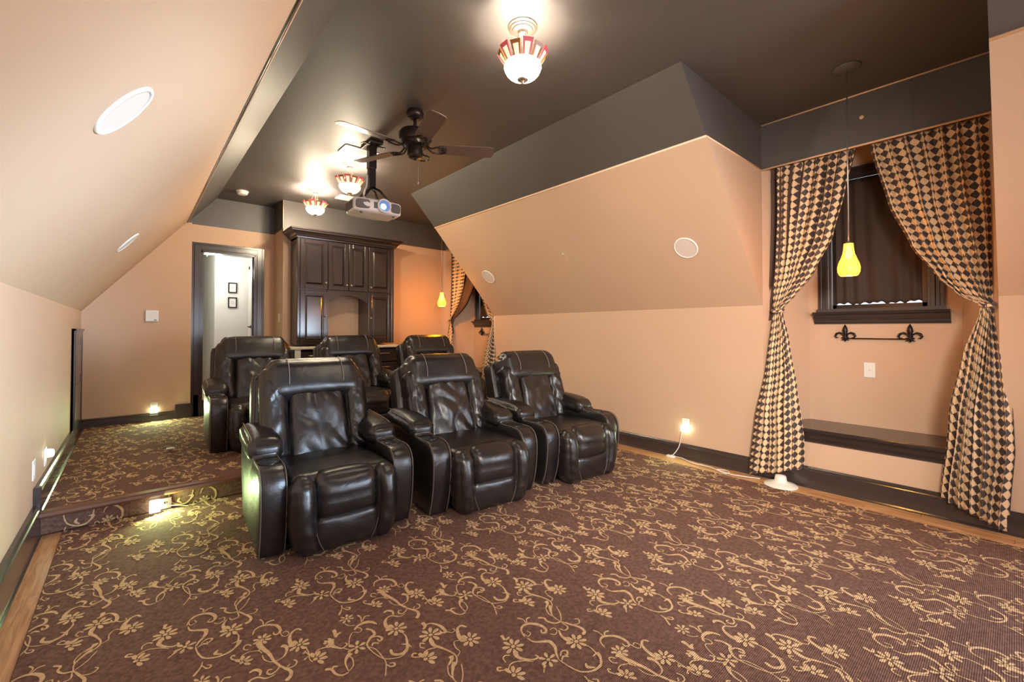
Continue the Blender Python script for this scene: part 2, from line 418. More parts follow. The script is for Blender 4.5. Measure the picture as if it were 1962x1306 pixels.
# cream hinge edge of jamb
MB().box(DX1-.0235, DX1-.021, YDR+.10, YDR+.14, RS, DZ-.02).build('door_edge', M['white'], door1)
MB().box(DX0, DX1, YDR-.02, YDR+.02, RS, .34).build('threshold_step', M['trimwood'], door1)

# hall: pictures, door casing, lamp
for i, (z0, z1, lb) in enumerate(((1.885, 2.005, 'small black framed sketch on the hall wall, upper of the two'), (1.610, 1.782, 'small black framed sketch on the hall wall, lower of the two'))):
    if i == 0: z0, z1 = 1.853, 2.020
    t = thing('picture_frame', lb, 'picture', (1.214, 8.356, z0), group='two framed sketches in the hall')
    hh = z1-z0; w = .062
    mb = MB()
    for a in ((-w, -w+.016, 0, hh), (w-.016, w, 0, hh), (-w+.016, w-.016, 0, .016), (-w+.016, w-.016, hh-.016, hh)):
        mb.box(a[0], a[1], -.02, 0, a[2], a[3], b=.002)
    mb.build('frame', M['black'], t)
    MB().box(-w+.014, w-.014, -.008, -.002, .014, hh-.014).build('mat_board', M['white'], t)
    sk = MB()
    for k in range(9):
        a = k*.7; sk.tube([(math.cos(a)*.018, -.009, hh/2+math.sin(a)*.02), (math.cos(a+1.3)*.02, -.009, hh/2+math.sin(a+1.1)*.024)], .0011, 4)
    sk.build('sketch', M['projgrey'], t)
hd = MB()
hd.box(1.478, 1.5, 7.40, 7.50, hz, 2.30, b=.003); hd.box(1.478, 1.5, 8.20, 8.30, hz, 2.30, b=.003); hd.box(1.478, 1.5, 7.40, 8.30, 2.24, 2.34, b=.003)
hdo = hd.build('door_2', M['white'], kind='structure'); hdo.location.x = -.045
MB().box(1.492, 1.499, 7.5, 8.2, hz, 2.24).box(1.486, 1.495, 7.58, 8.12, 1.4, 2.15, b=.003).box(1.486, 1.495, 7.58, 8.12, .5, 1.3, b=.003).build('door_panel', M['hallwall'], hdo)
MB().lathe([(.028, 0), (.028, -.01), (.01, -.012), (.01, -.045)], (1.49, 8.13, 1.3), 16, axis='x').tube([(1.445, 8.13, 1.3), (1.44, 8.06, 1.3), (1.445, 8.02, 1.295)], .009).build('door_lever', M['iron'], hdo, smooth=True)
t = thing('hall_ceiling_light', 'white glass dome light on the hall ceiling seen through the doorway', 'ceiling light', (.83, 8.0, 2.80))
MB().lathe([(.17, 0), (.17, -.02), (.16, -.03)], n=28).build('canopy', M['white'], t, smooth=True)
MB().lathe([(.16, -.24), (.17, -.235), (.165, -.30), (.14, -.36), (.08, -.40), (.02, -.41)], n=28).build('dome', M['domelit'], t, smooth=True)
MB().tube([(0, 0, -.02), (0, 0, -.3)], .012).build('stem', M['nickel'], t)
MB().lathe([(.012, -.41), (.016, -.42), (.006, -.44)], n=12).build('finial', M['nickel'], t, smooth=True)

# ------------------------------------------------------------------ dormers (window alcoves)
XW = 4.5   # window wall
def wy(y, Y0): return y+Y0
def dormer(Y0, tagw, z0, far=False):
    """Y0 shifts the near alcove along the room; z0 floor level there"""
    ya, yb = Y0+YD0, Y0+YD1; ia, ib = Y0+.25, Y0+1.19
    wl, wr, wb, wt = Y0+.43, Y0+1.02, 1.425, 2.50   # glass opening
    zc = 2.75
    ps = [[(XR, ya, z0), (XW, ia, z0), (XW, ia, zc), (XR, ya, zc)], [(XR, yb, z0), (XW, ib, z0), (XW, ib, zc), (XR, yb, zc)],
          quad_x(XW, ia, wl, z0, zc), quad_x(XW, wr, ib, z0, zc), quad_x(XW, wl, wr, z0, wb), quad_x(XW, wl, wr, wt, zc),
          [(XR, ya, zc), (XR, yb, zc), (XW, ib, zc), (XW, ia, zc)], (1, [(XR+.001, ya, HB), (XR+.001, yb, HB), (XR+.001, yb, zc), (XR+.001, ya, zc)]),
          quad_x(XR+.012, ya, yb, z0, z0+.44)]
    shell('wall_alcove', ps)
    # window seat
    mb = MB().prism([(XR+.03, .43), (XR+.03, .47), (XW, .47), (XW, .43)], ya+.02, yb-.02, lambda u, v, t: (u, t, v+z0))
    prof = [(XR+.032, .472), (XR-.02, .472), (XR-.026, .464), (XR-.026, .446), (XR-.016, .438), (XR-.012, .425), (XR-.012, .412), (XR-.004, .400), (XR, .385), (XR+.0, .372), (XR+.011, .36), (XR+.032, .36)]
    s = MB().prism([(XR+.03, .43), (XR+.03, .4715), (XW, .4715), (XW, .43)], Y0+.17, Y0+1.30, lambda u, v, t: (u, t, v+z0)).build('window_seat', M['trimwood'], kind='structure')
    MB().prism(prof, ya+.002, yb-.002, lambda u, v, t: (u, t, v+z0)).build('seat_moulding', M['cabwood'], s)
    baseboard('baseboard_alcove', (XR+.012, ya), (XR+.012, yb), (-1, 0), z0, .17, .02)
    # window
    win = MB()
    for a, t_ in ((.0, .02), (.02, .032), (.045, .022), (.07, .03)):
        b_ = a+.024
        x1 = XW-t_
        win.box(x1, XW, wl-b_, wl-a, wb, wt+b_, b=.002); win.box(x1, XW, wr+a, wr+b_, wb, wt+b_, b=.002)
        win.box(x1, XW, wl-a, wr+a, wt+a, wt+b_, b=.002)
    w = win.build('window_1' if not far else 'window_2', M['trimwood'], kind='structure')
    sp = [(0, 1.435), (-.085, 1.435), (-.092, 1.42), (-.085, 1.408), (-.06, 1.40), (-.055, 1.385), (-.048, 1.368), (-.042, 1.355), (-.03, 1.345), (-.028, 1.325), (-.02, 1.305), (0, 1.30)]
    sp = [(XW+u, 1.298+(v-1.30)*.76) for u, v in sp]
    sm = MB().prism(sp, wl-.125, wr+.125, lambda u, v, t: (u, t, v)); sm.box(XW-.05, XW, wl-.10, wr+.10, 1.39, 1.427)
    sm.build('window_sill', M['trimwood'], w)
    sa = MB()
    sa.box(XW+.0, XW+.035, wl, wl+.03, wb, wt, b=.002); sa.box(XW, XW+.035, wr-.03, wr, wb, wt, b=.002)
    sa.box(XW, XW+.035, wl, wr, wb, wb+.035, b=.002); sa.box(XW, XW+.035, wl, wr, wt-.035, wt, b=.002)
    sa.build('sash', M['bronze'], w)
    MB().box(XW+.02, XW+.024, wl+.02, wr-.02, wb+.02, wt-.02).build('pane', M['pane'], w)
    # dark drapery hung over the glass
    sh = MB(); nx, nz = 60, 24
    for j in range(nz+1):
        for i in range(nx+1):
            s_ = i/nx; t_ = j/nz
            yy = wl+.03+(wr-wl-.06)*s_
            xx = XW-.006+.008*math.sin(s_*34+t_*1.3+2*math.sin(s_*7))
            bot = wb+.042+.008*math.sin(s_*23)*math.sin(s_*9+1)+.006*math.sin(s_*61)
            sh.v.append((xx, yy, wt-.01-(wt-.01-bot)*t_))
    sh.f = [(j*(nx+1)+i, j*(nx+1)+i+1, (j+1)*(nx+1)+i+1, (j+1)*(nx+1)+i) for j in range(nz) for i in range(nx)]; sh.m = [0]*len(sh.f)
    so = sh.build('window_drape', M['sheer'], smooth=True)
    md = so.modifiers.new('s', 'SOLIDIFY'); md.thickness = .003
    tag(so, 'dark brown drape hung flat over the %s window glass' % tagw, 'curtain')
    # curtains
    curtain_pair(Y0, tagw, z0, far)
    # fleur-de-lis towel bar under the sill
    bar(Y0, tagw)
    # blank plate
    if not far:
        t = thing('outlet_plate', 'white blank cover plate on the alcove wall under the iron fleur bar', 'wall plate', (XW, Y0+.777, .926))
        MB().box(-.007, 0, -.037, .037, -.06, .06, b=.003).build('plate', M['white'], t)
        MB().lathe([(.004, 0), (.004, -.002)], (-.006, 0, .0), 10, axis='x').build('screw', M['nickel'], t)

def fleur(mb, y, z, s=1.0):
    x = XW-.03
    def blob(pts, rs): mb.tube([(x+p[2], y+p[0]*s, z+p[1]*s) for p in pts], [r*s*.72 for r in rs], 10)
    blob([(0, -.045, 0), (0, -.02, 0), (0, 0, 0), (0, .022, 0), (0, .045, 0), (0, .068, 0)], [.007, .013, .010, .022, .016, .001])
    for sg in (-1, 1):
        blob([(0, -.02, 0), (sg*.014, .004, 0), (sg*.030, .012, 0), (sg*.046, .006, 0), (sg*.054, -.010, 0), (sg*.046, -.022, 0), (sg*.036, -.018, 0)], [.006, .007, .009, .010, .009, .006, .003])
        blob([(0, -.022, 0), (sg*.012, -.034, 0), (sg*.022, -.038, 0)], [.007, .006, .002])
    blob([(-.02, -.022, -.001), (.02, -.022, -.001)], [.007, .007])
def bar(Y0, tagw):
    t = thing('towel_bar', 'thin dark iron bar with fleur-de-lis ends under the %s window' % tagw, 'towel bar', (0, 0, 0))
    for y in (.526, .928):
        mb = MB(); fleur(mb, Y0+y, 1.212, 1.25); o = mb.build('finial', M['iron'], t, smooth=True)
        MB().lathe([(.014, 0), (.014, -.006), (.007, -.01), (.007, -.03)], (XW, Y0+y, 1.195), 12, axis='x').build('bracket', M['iron'], t, smooth=True)
    MB().tube([(XW-.034, Y0+.52, 1.180), (XW-.034, Y0+.935, 1.180)], .005, 8).build('rod', M['iron'], t, smooth=True)

def interp(pts, z):
    """pts: list of (z, y) sorted by falling z"""
    if z >= pts[0][0]: return pts[0][1]
    for (z0, y0), (z1, y1) in zip(pts, pts[1:]):
        if z >= z1:
            t = (z0-z)/(z0-z1); t = t*t*(3-2*t)*.35+t*.65
            return y0+(y1-y0)*t
    return pts[-1][1]
def make_curtain(Y0, label, jamb, inner, zbj, zbi, z0, seed, nf=7, W=.85, lin_ext=None, group=None, amp=.024):
    """jamb/inner: (z, y) edge curves; pleated cloth drawn back at the tie"""
    rnd = random.Random(seed); t = thing('curtain_panel', label, 'curtain', (0, 0, 0), group=group)
    nx, nz = 150, 120; ph = rnd.uniform(0, 6)
    zt, ztie = 2.62, 1.415
    def surf(s, tt, ext=0, off=0, jext=0):
        zb = zbj+(zbi-zbj)*s
        z = zt+(zb-zt)*tt
        # swag: cloth near the inner edge reaches the tie from above
        yj = interp(jamb, z)-jext; yi = interp(inner, z)
        if ext: yi += ext*math.sin(PI*min(1, max(0, (zt-z)/(zt-ztie+.08))))**.8 if z > ztie-.08 else 0
        y = yj+(yi-yj)*s
        wd = abs(yi-yj)
        a = amp*(.25+.75*min(1, wd/.4))*(.6 if tt < .03 else 1)
        if abs(z-ztie) < .1: a *= .55+.45*abs(z-ztie)/.1
        k = 2*PI*nf*s+ph+.7*math.sin(3*s+ph)
        x = XR+.055+off-a*math.sin(k)-.4*a*math.sin(2.3*k+1+tt*2)
        if z < ztie: x -= .05*min(1, (ztie-z)/.5)+.05*math.sin(PI*s)*min(1, (ztie-z)/.8)
        x -= .04*math.exp(-((z-ztie-.03)/.12)**2)*s
        if z < .9: x -= .035*min(1, (.9-z)/.35)
        y += .010*math.cos(k)*min(1, wd/.3)
        y += .006*math.sin(5*z+9*s)
        return Vector((x, Y0+y, z0+z))
    mb = MB(); mb.uv = []
    grid = [[None]*(nx+1) for _ in range(nz+1)]
    for i in range(nx+1):
        acc = 0; last = None
        for j in range(nz+1):
            p = surf(i/nx, j/nz)
            if last is not None: acc += math.hypot(p.z-last.z, (p.y-last.y))
            last = p; grid[j][i] = (p, acc)
    for j in range(nz+1):
        for i in range(nx+1):
            p, acc = grid[j][i]; mb.v.append(tuple(p)); mb.uv.append((i/nx*W, acc))
    mb.f = [(j*(nx+1)+i, j*(nx+1)+i+1, (j+1)*(nx+1)+i+1, (j+1)*(nx+1)+i) for j in range(nz) for i in range(nx)]; mb.m = [0]*len(mb.f)
    o = mb.build('face_cloth', M['cloth'], t, smooth=True)
    md = o.modifiers.new('s', 'SOLIDIFY'); md.thickness = .0025; md.offset = 1
    lb = MB()
    sgn = 1 if inner[0][1] > jamb[0][1] else -1
    n2, m2 = 60, 60
    for j in range(m2+1):
        for i in range(n2+1):
            p = surf(i/n2, j/m2*(.50 if not lin_ext else .60), (lin_ext or 0)*sgn, .022, -.045 if sgn < 0 else 0); lb.v.append(tuple(p))
    lb.f = [(j*(n2+1)+i, j*(n2+1)+i+1, (j+1)*(n2+1)+i+1, (j+1)*(n2+1)+i) for j in range(m2) for i in range(n2)]; lb.m = [0]*len(lb.f)
    lo = lb.build('lining', M['lining'], t, smooth=True)
    # tie band
    yj, yi = interp(jamb, ztie), interp(inner, ztie)
    c = (yj+yi)/2; hw = abs(yi-yj)/2-.002
    pts = [(XR+.045-.046*math.cos(a)-.02, Y0+c+hw*math.sin(a), z0+ztie+.012*math.cos(a)*-1) for a in [2*PI*k/24 for k in range(25)]]
    mt = MB(); mt.tube(pts, .010, 8, cap=False); mt.uv = [(p[1], p[2]) for p in mt.v]
    mt.build('tieback', M['cloth'], t, smooth=True)
    return t
def curtain_pair(Y0, tagw, z0, far):
    J = lambda pts: pts
    left_j = [(2.62, 1.312), (1.8, 1.325), (1.43, 1.345), (1.38, 1.345), (1.0, 1.39), (.5, 1.46), (.03, 1.51)]
    left_i = [(2.62, .77), (2.29, .832), (1.985, .913), (1.715, 1.047), (1.535, 1.175), (1.43, 1.262), (1.38, 1.262), (1.15, 1.21), (.8, 1.15), (.4, 1.105), (.15, 1.10)]
    right_j = [(2.62, .075), (1.6, .075), (1.43, .085), (1.35, .08), (1.1, .045), (.5, .015), (.03, .045)]
    right_i = [(2.62, .70), (2.16, .595), (1.84, .486), (1.61, .357), (1.486, .258), (1.44, .195), (1.42, .150), (1.36, .150), (1.1, .225), (.7, .30), (.2, .345)]
    dz = -z0
    if not far:
        make_curtain(Y0, 'harlequin curtain tied back at the far jamb of the near window alcove', left_j, left_i, .02, .16, 0, 3, 7, .70, group='harlequin alcove curtains')
        make_curtain(Y0, 'harlequin curtain tied back at the near jamb of the near alcove, by the right edge', right_j, right_i, .02, .17, 0, 5, 7, .74, group='harlequin alcove curtains', amp=.024)
    else:
        left_j = [(z, y-.03) for z, y in left_j]
        make_curtain(Y0, 'harlequin curtain over brown lining at the far jamb of the back window alcove', left_j, left_i, .20, .24, 0, 11, 7, .70, lin_ext=.26, group='harlequin alcove curtains')
        make_curtain(Y0, 'harlequin curtain half hidden by the slope at the near jamb of the back alcove', right_j, right_i, .18, .24, 0, 13, 7, .70, group='harlequin alcove curtains')
dormer(0, 'near', 0)
dormer(5.015, 'back', RS, True)

# ------------------------------------------------------------------ floor planks in the bare oak borders
def planks():
    rnd = random.Random(2); meshes = {}
    for (x0, n, w) in ((XL+.03, 1, .098), (XR-.24, 3, .0735)):
        for c in range(n):
            y = -1.2+rnd.uniform(0, .5)
            while y < YS:
                L = rnd.choice((.7, .95, 1.2)); 
                if y+L > YS: L = YS-y
                if L < .12: break
                key = (round(L, 3), w)
                if key not in meshes:
                    mb = MB().box(0, w-.0015, 0, L-.0015, 0, .006, b=.0012); o = mb.build('floor_plank', M['oak'], floor); meshes[key] = o.data
                else: o = link('floor_plank', meshes[key], floor)
                o.location = (x0+c*w, y, .0005); y += L
planks()

# ------------------------------------------------------------------ scroll carpet
EX = Vector((math.sin(YAW)*math.cos(PITCH), math.cos(YAW)*math.cos(PITCH), math.sin(PITCH)))
def _ground(u, v):   # where a motif measured in the photograph lies on the floor (metres)
    rt = Vector((math.cos(YAW), -math.sin(YAW), 0)); up = rt.cross(EX)
    d = EX+rt*(u-980.7)/836.5-up*(v-619.4)/836.5
    t = -1.25/d.z; return d.x*t, d.y*t
def strokes():
    S = []
    def mk(org, k):
        def f(pts, w0, w1=None, w2=None):
            w1 = w0 if w1 is None else w1; w2 = w1 if w2 is None else w2
            P = [_ground(org[0]+p[0]/k, org[1]+p[1]/k) for p in pts]
            S.append(('s', P, (w0*.001, w1*.001, w2*.001)))
        def g(c, n=7, r=.026, a0=0.3, span=2*PI):
            S.append(('f', _ground(org[0]+c[0]/k, org[1]+c[1]/k), n, r, a0, span))
        return f, g
    s, g = mk((480, 1100), 4.671)
    s([(1105, 135), (1105, 100), (1140, 75), (1200, 66), (1260, 72), (1298, 100), (1290, 125), (1262, 127), (1252, 112)], 4, 12, 4)
    s([(1155, 68), (1140, 45), (1110, 32)], 5, 4, 7); s([(1168, 64), (1185, 46), (1225, 36)], 5, 6, 9)
    s([(1300, 112), (1330, 138), (1362, 138), (1372, 120), (1345, 108), (1325, 122)], 3, 3, 3)
    g((1190, 162), 8, .032, .2); s([(1165, 165), (1190, 200), (1230, 222), (1290, 255), (1345, 300), (1390, 322), (1440, 340), (1492, 358), (1502, 390), (1482, 418)], 22, 6, 14)
    s([(1120, 226), (1085, 225), (1075, 206), (1095, 194), (1128, 200)], 4, 5, 5)
    s([(1190, 232), (1130, 240), (1090, 262), (1082, 285), (1040, 290), (1010, 277), (1018, 262), (1036, 266)], 4, 5, 6)
    g((1105, 308), 5, .034, -.9, 3.6); s([(1190, 228), (1230, 248)], 14, 3); s([(1235, 258), (1262, 286), (1310, 300), (1350, 296), (1398, 268), (1405, 228), (1388, 205), (1352, 200)], 3, 4, 16)
    s([(1352, 298), (1393, 322), (1388, 352), (1355, 378), (1322, 370), (1326, 350), (1352, 348)], 4, 7, 4)
    s([(1420, 335), (1470, 338), (1505, 325), (1512, 300), (1482, 287)], 5, 4, 6); s([(1455, 332), (1468, 312)], 9, 4)
    s([(1458, 100), (1425, 92), (1392, 115), (1390, 150), (1415, 185), (1450, 202)], 7, 9, 20); g((1482, 195), 8, .036)
    s([(1532, 203), (1575, 245), (1600, 285), (1632, 300)], 3, 3, 5); s([(1560, 290), (1582, 265)], 12, 3)
    s([(1190, 372), (1222, 352), (1268, 360), (1276, 388)], 8, 12, 6); s([(1385, 378), (1330, 402), (1260, 396), (1215, 420), (1202, 460), (1218, 495), (1255, 520)], 4, 8, 20)
    g((1302, 515), 8, .04); s([(1355, 550), (1388, 580), (1400, 640), (1402, 690), (1365, 735), (1300, 748), (1265, 735), (1252, 700)], 3, 13, 10); s([(1350, 655), (1405, 655), (1438, 680)], 3, 10, 2)
    s([(1402, 690), (1370, 752), (1300, 780), (1192, 786), (1100, 732), (1050, 682)], 4, 3, 4)
    s([(742, 522), (756, 556), (752, 590)], 15, 12, 6); s([(812, 548), (782, 560), (760, 595)], 4, 10, 4)
    s([(718, 610), (722, 660), (762, 682), (820, 690), (864, 655), (842, 642)], 24, 7, 5)
    for c in ((648, 650), (655, 625), (690, 602), (668, 675)): s([c, (c[0]+35, c[1]+(640-c[1])*.4)], 4, 12, 3)
    s([(720, 680), (642, 690), (592, 714), (572, 750), (525, 752), (480, 715)], 5, 5, 3); s([(470, 740), (505, 700)], 15, 4)
    g((580, 790), 5, .04, -1.2, 3.6); s([(830, 690), (900, 704), (950, 690)], 4, 4); g((950, 682), 6, .034, .1)
    s([(1052, 690), (1042, 650), (1070, 600), (1108, 562), (1080, 525), (1030, 516)], 4, 12, 7); s([(1070, 602), (1130, 582), (1175, 600), (1155, 628), (1132, 606)], 4, 9, 6); s([(1086, 672), (1100, 645), (1150, 648)], 4, 9, 7)
    s([(1050, 678), (1120, 700), (1192, 786), (1212, 830), (1206, 940)], 3, 4, 4); s([(1205, 830), (1250, 855), (1290, 845), (1280, 822), (1245, 828)], 3, 7, 3)
    s([(900, 735), (860, 775), (848, 830), (878, 900)], 20, 7, 3); s([(878, 900), (918, 850), (912, 790), (885, 765)], 4, 4, 3)
    s([(880, 905), (820, 934), (762, 922), (722, 882), (665, 882)], 5, 8, 10); s([(726, 888), (742, 858), (784, 855)], 5, 8, 5)
    s([(880, 660), (885, 600), (912, 550), (978, 545), (990, 515), (955, 505), (930, 530)], 3, 4, 4)
    s([(925, 525), (968, 482), (1040, 455), (1095, 458), (1130, 476)], 6, 16, 5); s([(992, 455), (984, 412), (955, 390)], 5, 6, 8); s([(1002, 445), (1022, 402), (1066, 396)], 4, 6, 8)
    s([(840, 470), (882, 486), (932, 482)], 3, 4, 3); g((858, 425), 7, .028); s([(790, 392), (815, 335), (812, 302)], 10, 4, 3); s([(812, 322), (868, 342), (888, 322), (850, 320)], 3, 7, 3)
    s([(1535, 458), (1560, 490), (1545, 520)], 16, 12, 8); s([(1560, 480), (1620, 466), (1700, 492), (1745, 540), (1715, 550), (1690, 530)], 4, 13, 4)
    s([(1748, 540), (1800, 550), (1828, 530), (1808, 514)], 3, 3, 4); g((1610, 572), 8, .042); s([(1610, 610), (1640, 662), (1720, 690), (1820, 740), (1846, 790), (1830, 850)], 18, 6, 5)
    s([(1560, 690), (1520, 680), (1520, 645), (1560, 650)], 4, 5, 6); s([(1660, 686), (1580, 705), (1546, 745), (1556, 770)], 5, 5, 5); s([(1530, 770), (1450, 770), (1455, 740), (1492, 740)], 4, 7, 5)
    g((1565, 790), 5, .04, -1.2, 3.6); s([(1790, 758), (1800, 790), (1765, 850)], 20, 12, 3); s([(1762, 850), (1772, 920), (1812, 962)], 3, 4, 4); s([(1932, 500), (1882, 486), (1850, 520), (1868, 590), (1922, 625)], 8, 10, 22); g((1965, 612), 8, .038)
    s([(1872, 620), (1822, 632), (1832, 682), (1872, 722), (1850, 762)], 3, 3, 3)
    s, g = mk((900, 1100), 3.924)
    s([(412, 492), (388, 450), (395, 412), (440, 393), (510, 398), (562, 425), (572, 455), (542, 462), (535, 436)], 4, 14, 4)
    s([(420, 388), (400, 362), (355, 350)], 3, 5, 7); s([(430, 388), (426, 358), (450, 345)], 3, 6, 7); s([(600, 470), (640, 476), (655, 450), (630, 425), (600, 442)], 3, 4, 3)
    s([(402, 470), (438, 490), (456, 466), (425, 450)], 3, 4, 3); s([(430, 500), (480, 530), (552, 528), (602, 530), (640, 572), (650, 622), (668, 666)], 3, 15, 4)
    s([(682, 642), (690, 602), (730, 600), (730, 635), (712, 622)], 4, 7, 4); s([(692, 675), (702, 642), (746, 646)], 4, 7, 5)
    s([(670, 668), (750, 722), (840, 760), (930, 750), (982, 710), (982, 660), (950, 618), (902, 572), (862, 556)], 4, 9, 3); s([(872, 690), (884, 722), (942, 724)], 5, 12, 6); s([(925, 640), (965, 615), (990, 660)], 3, 10, 3)
    g((800, 530), 8, .04); s([(668, 442), (692, 490), (752, 528)], 5, 10, 18)
    s([(238, 482), (262, 520)], 16, 10); s([(298, 492), (268, 520)], 5, 10); g((325, 568), 8, .04); s([(340, 600), (355, 642), (412, 662), (480, 665), (514, 645), (490, 632)], 20, 7, 6)
    s([(480, 682), (402, 676), (322, 690), (292, 730), (300, 765)], 4, 5, 5); s([(272, 690), (250, 660), (265, 636), (302, 636)], 4, 5, 7); s([(272, 742), (215, 750), (210, 726), (242, 726)], 4, 7, 5); g((330, 785), 5, .04, -1.2, 3.6)
    g((590, 668), 6, .034, .1); s([(562, 705), (556, 765)], 16, 4)
    s([(512, 350), (560, 352), (582, 376), (640, 390), (690, 380), (760, 400), (830, 422), (862, 452), (848, 476)], 9, 6, 13)
    s([(690, 386), (736, 420), (712, 445), (676, 430)], 4, 6, 4); s([(760, 402), (820, 390), (816, 360), (786, 356)], 4, 5, 4); s([(600, 252), (620, 330), (682, 376)], 16, 4, 3); s([(650, 262), (680, 320), (686, 376)], 3, 4, 3)
    return S
STROKES = strokes()
PX, PY = .512, .975
def scroll_mesh(x0, x1, y0, y1, place):
    """one repeat of the measured motif, tiled over the rectangle and clipped; place maps (x, y) to the surface"""
    tv, tf, zl = [], [], [0]
    def ribbon(P, w):
        P = catmull(P, 4); n = len(P); base = len(tv); zl[0] += 1; z = (zl[0]*7 % 29)*4e-5
        for i, p in enumerate(P):
            a = P[max(0, i-1)]; b_ = P[min(n-1, i+1)]
            d = Vector((b_[0]-a[0], b_[1]-a[1])); d = d.normalized() if d.length > 1e-7 else Vector((1, 0))
            t = i/(n-1); ww = w[0]+(w[1]-w[0])*t*2 if t < .5 else w[1]+(w[2]-w[1])*(t*2-1)
            ww = max(ww*1.12, .0045)*(.55 if i in (0, n-1) else 1)
            tv.append((p[0]-d.y*ww/2, p[1]+d.x*ww/2, z)); tv.append((p[0]+d.y*ww/2, p[1]-d.x*ww/2, z))
        for i in range(n-1): tf.append((base+2*i, base+2*i+1, base+2*i+3, base+2*i+2))
    for st in STROKES:
        if st[0] == 's': ribbon(st[1], st[2])
        else:
            _, c, n, r, a0, span = st
            for k in range(n):
                a = a0+span*k/n; d = Vector((math.cos(a), math.sin(a))); q = Vector((-d.y, d.x))
                o = Vector(c)+d*r*.28; base = len(tv)
                for (l, w_) in ((.02, .06), (.30, .18), (.58, .20), (.80, .09)):
                    for sg in (-1, 1): tv.append(tuple(o+d*r*l+q*sg*r*w_)+(.0011,))
                for i in range(3): tf.append((base+2*i, base+2*i+1, base+2*i+3, base+2*i+2))
            base = len(tv)
            for k in range(8): tv.append((c[0]+r*.22*math.cos(k*PI/4), c[1]+r*.22*math.sin(k*PI/4), .0013))
            tf.append(tuple(range(base, base+8)))
    bm = bmesh.new()
    for i in range(math.floor((x0-2.2)/PX), math.ceil((x1)/PX)+1):
        for j in range(math.floor((y0-2.4)/PY), math.ceil((y1)/PY)+1):
            dx, dy = i*PX, j*PY
            cv = {}
            for f in tf:
                ps = [(tv[k][0]+dx, tv[k][1]+dy, tv[k][2]) for k in f]
                if max(p[0] for p in ps) < x0 or min(p[0] for p in ps) > x1 or max(p[1] for p in ps) < y0 or min(p[1] for p in ps) > y1: continue
                vs = []
                for k, p in zip(f, ps):
                    if k not in cv: cv[k] = bm.verts.new(p)
                    vs.append(cv[k])
                try: bm.faces.new(vs)
                except ValueError: pass
    for co, no in (((x0, 0, 0), (-1, 0, 0)), ((x1, 0, 0), (1, 0, 0)), ((0, y0, 0), (0, -1, 0)), ((0, y1, 0), (0, 1, 0))):
        bmesh.ops.bisect_plane(bm, geom=bm.verts[:]+bm.edges[:]+bm.faces[:], plane_co=co, plane_no=no, clear_outer=True)
    for v in bm.verts: v.co = place(v.co.x, v.co.y, v.co.z)
    me = bpy.data.meshes.new('scroll_motif'); bm.to_mesh(me); bm.free(); me.materials.append(M['scroll'])
    return me
CX0, CX1 = -.318, 3.83
ct = .012
lc = MB().box(CX0, CX1, -1.0, YS-.012, 0.0005, ct, b=.003).build('carpet', M['carpet'])
tag(lc, 'brown carpet with tan vine scrolls on the lower floor', 'carpet')
link('scroll_motif', scroll_mesh(CX0+.004, CX1-.004, -.6, YS-.015, lambda x, y, z: (x, y, ct+.0006+z)), lc, 'stuff')
uc = MB().box(XL+.03, XR-.02, YS+.037, YB-.03, RS+.0005, RS+ct, b=.003).build('carpet', M['carpet'])
tag(uc, 'brown carpet with tan vine scrolls on the raised platform', 'carpet')
link('scroll_motif', scroll_mesh(XL+.035, XR-.025, YS+.04, YB-.025, lambda x, y, z: (x, y, RS+ct+.0006+z)), uc, 'stuff')
rc = MB().box(XL+.03, XR-.02, YS-.004, YS+.018, ct+.002, RS-.029).build('carpet', M['carpet'])
tag(rc, 'dark scroll carpet facing the front of the step', 'carpet')
link('scroll_motif', scroll_mesh(XL+.03, XR-.03, .02, .02+RS-.035, lambda x, y, z: (x, YS-.0056-z, y-.018)), rc, 'stuff')
nz = MB().prism([(YS-.03, RS-.022), (YS-.034, RS-.012), (YS-.03, RS+.004), (YS-.02, RS+.012), (YS+.036, RS+.013), (YS+.036, RS-.028), (YS-.022, RS-.028)], XL+.03, XR-.02, lambda u, v, t: (t, u, v)).build('step_nosing', M['nosing'])
tag(nz, 'reddish wood nosing along the front edge of the step', 'nosing')
tg = MB().box(.24, .30, 5.11, 5.15, RS+ct, RS+ct+.012, b=.003).build('floor_outlet_cover', M['white'])
tag(tg, 'small white cover lying on the platform carpet beside the back row', 'floor cover')

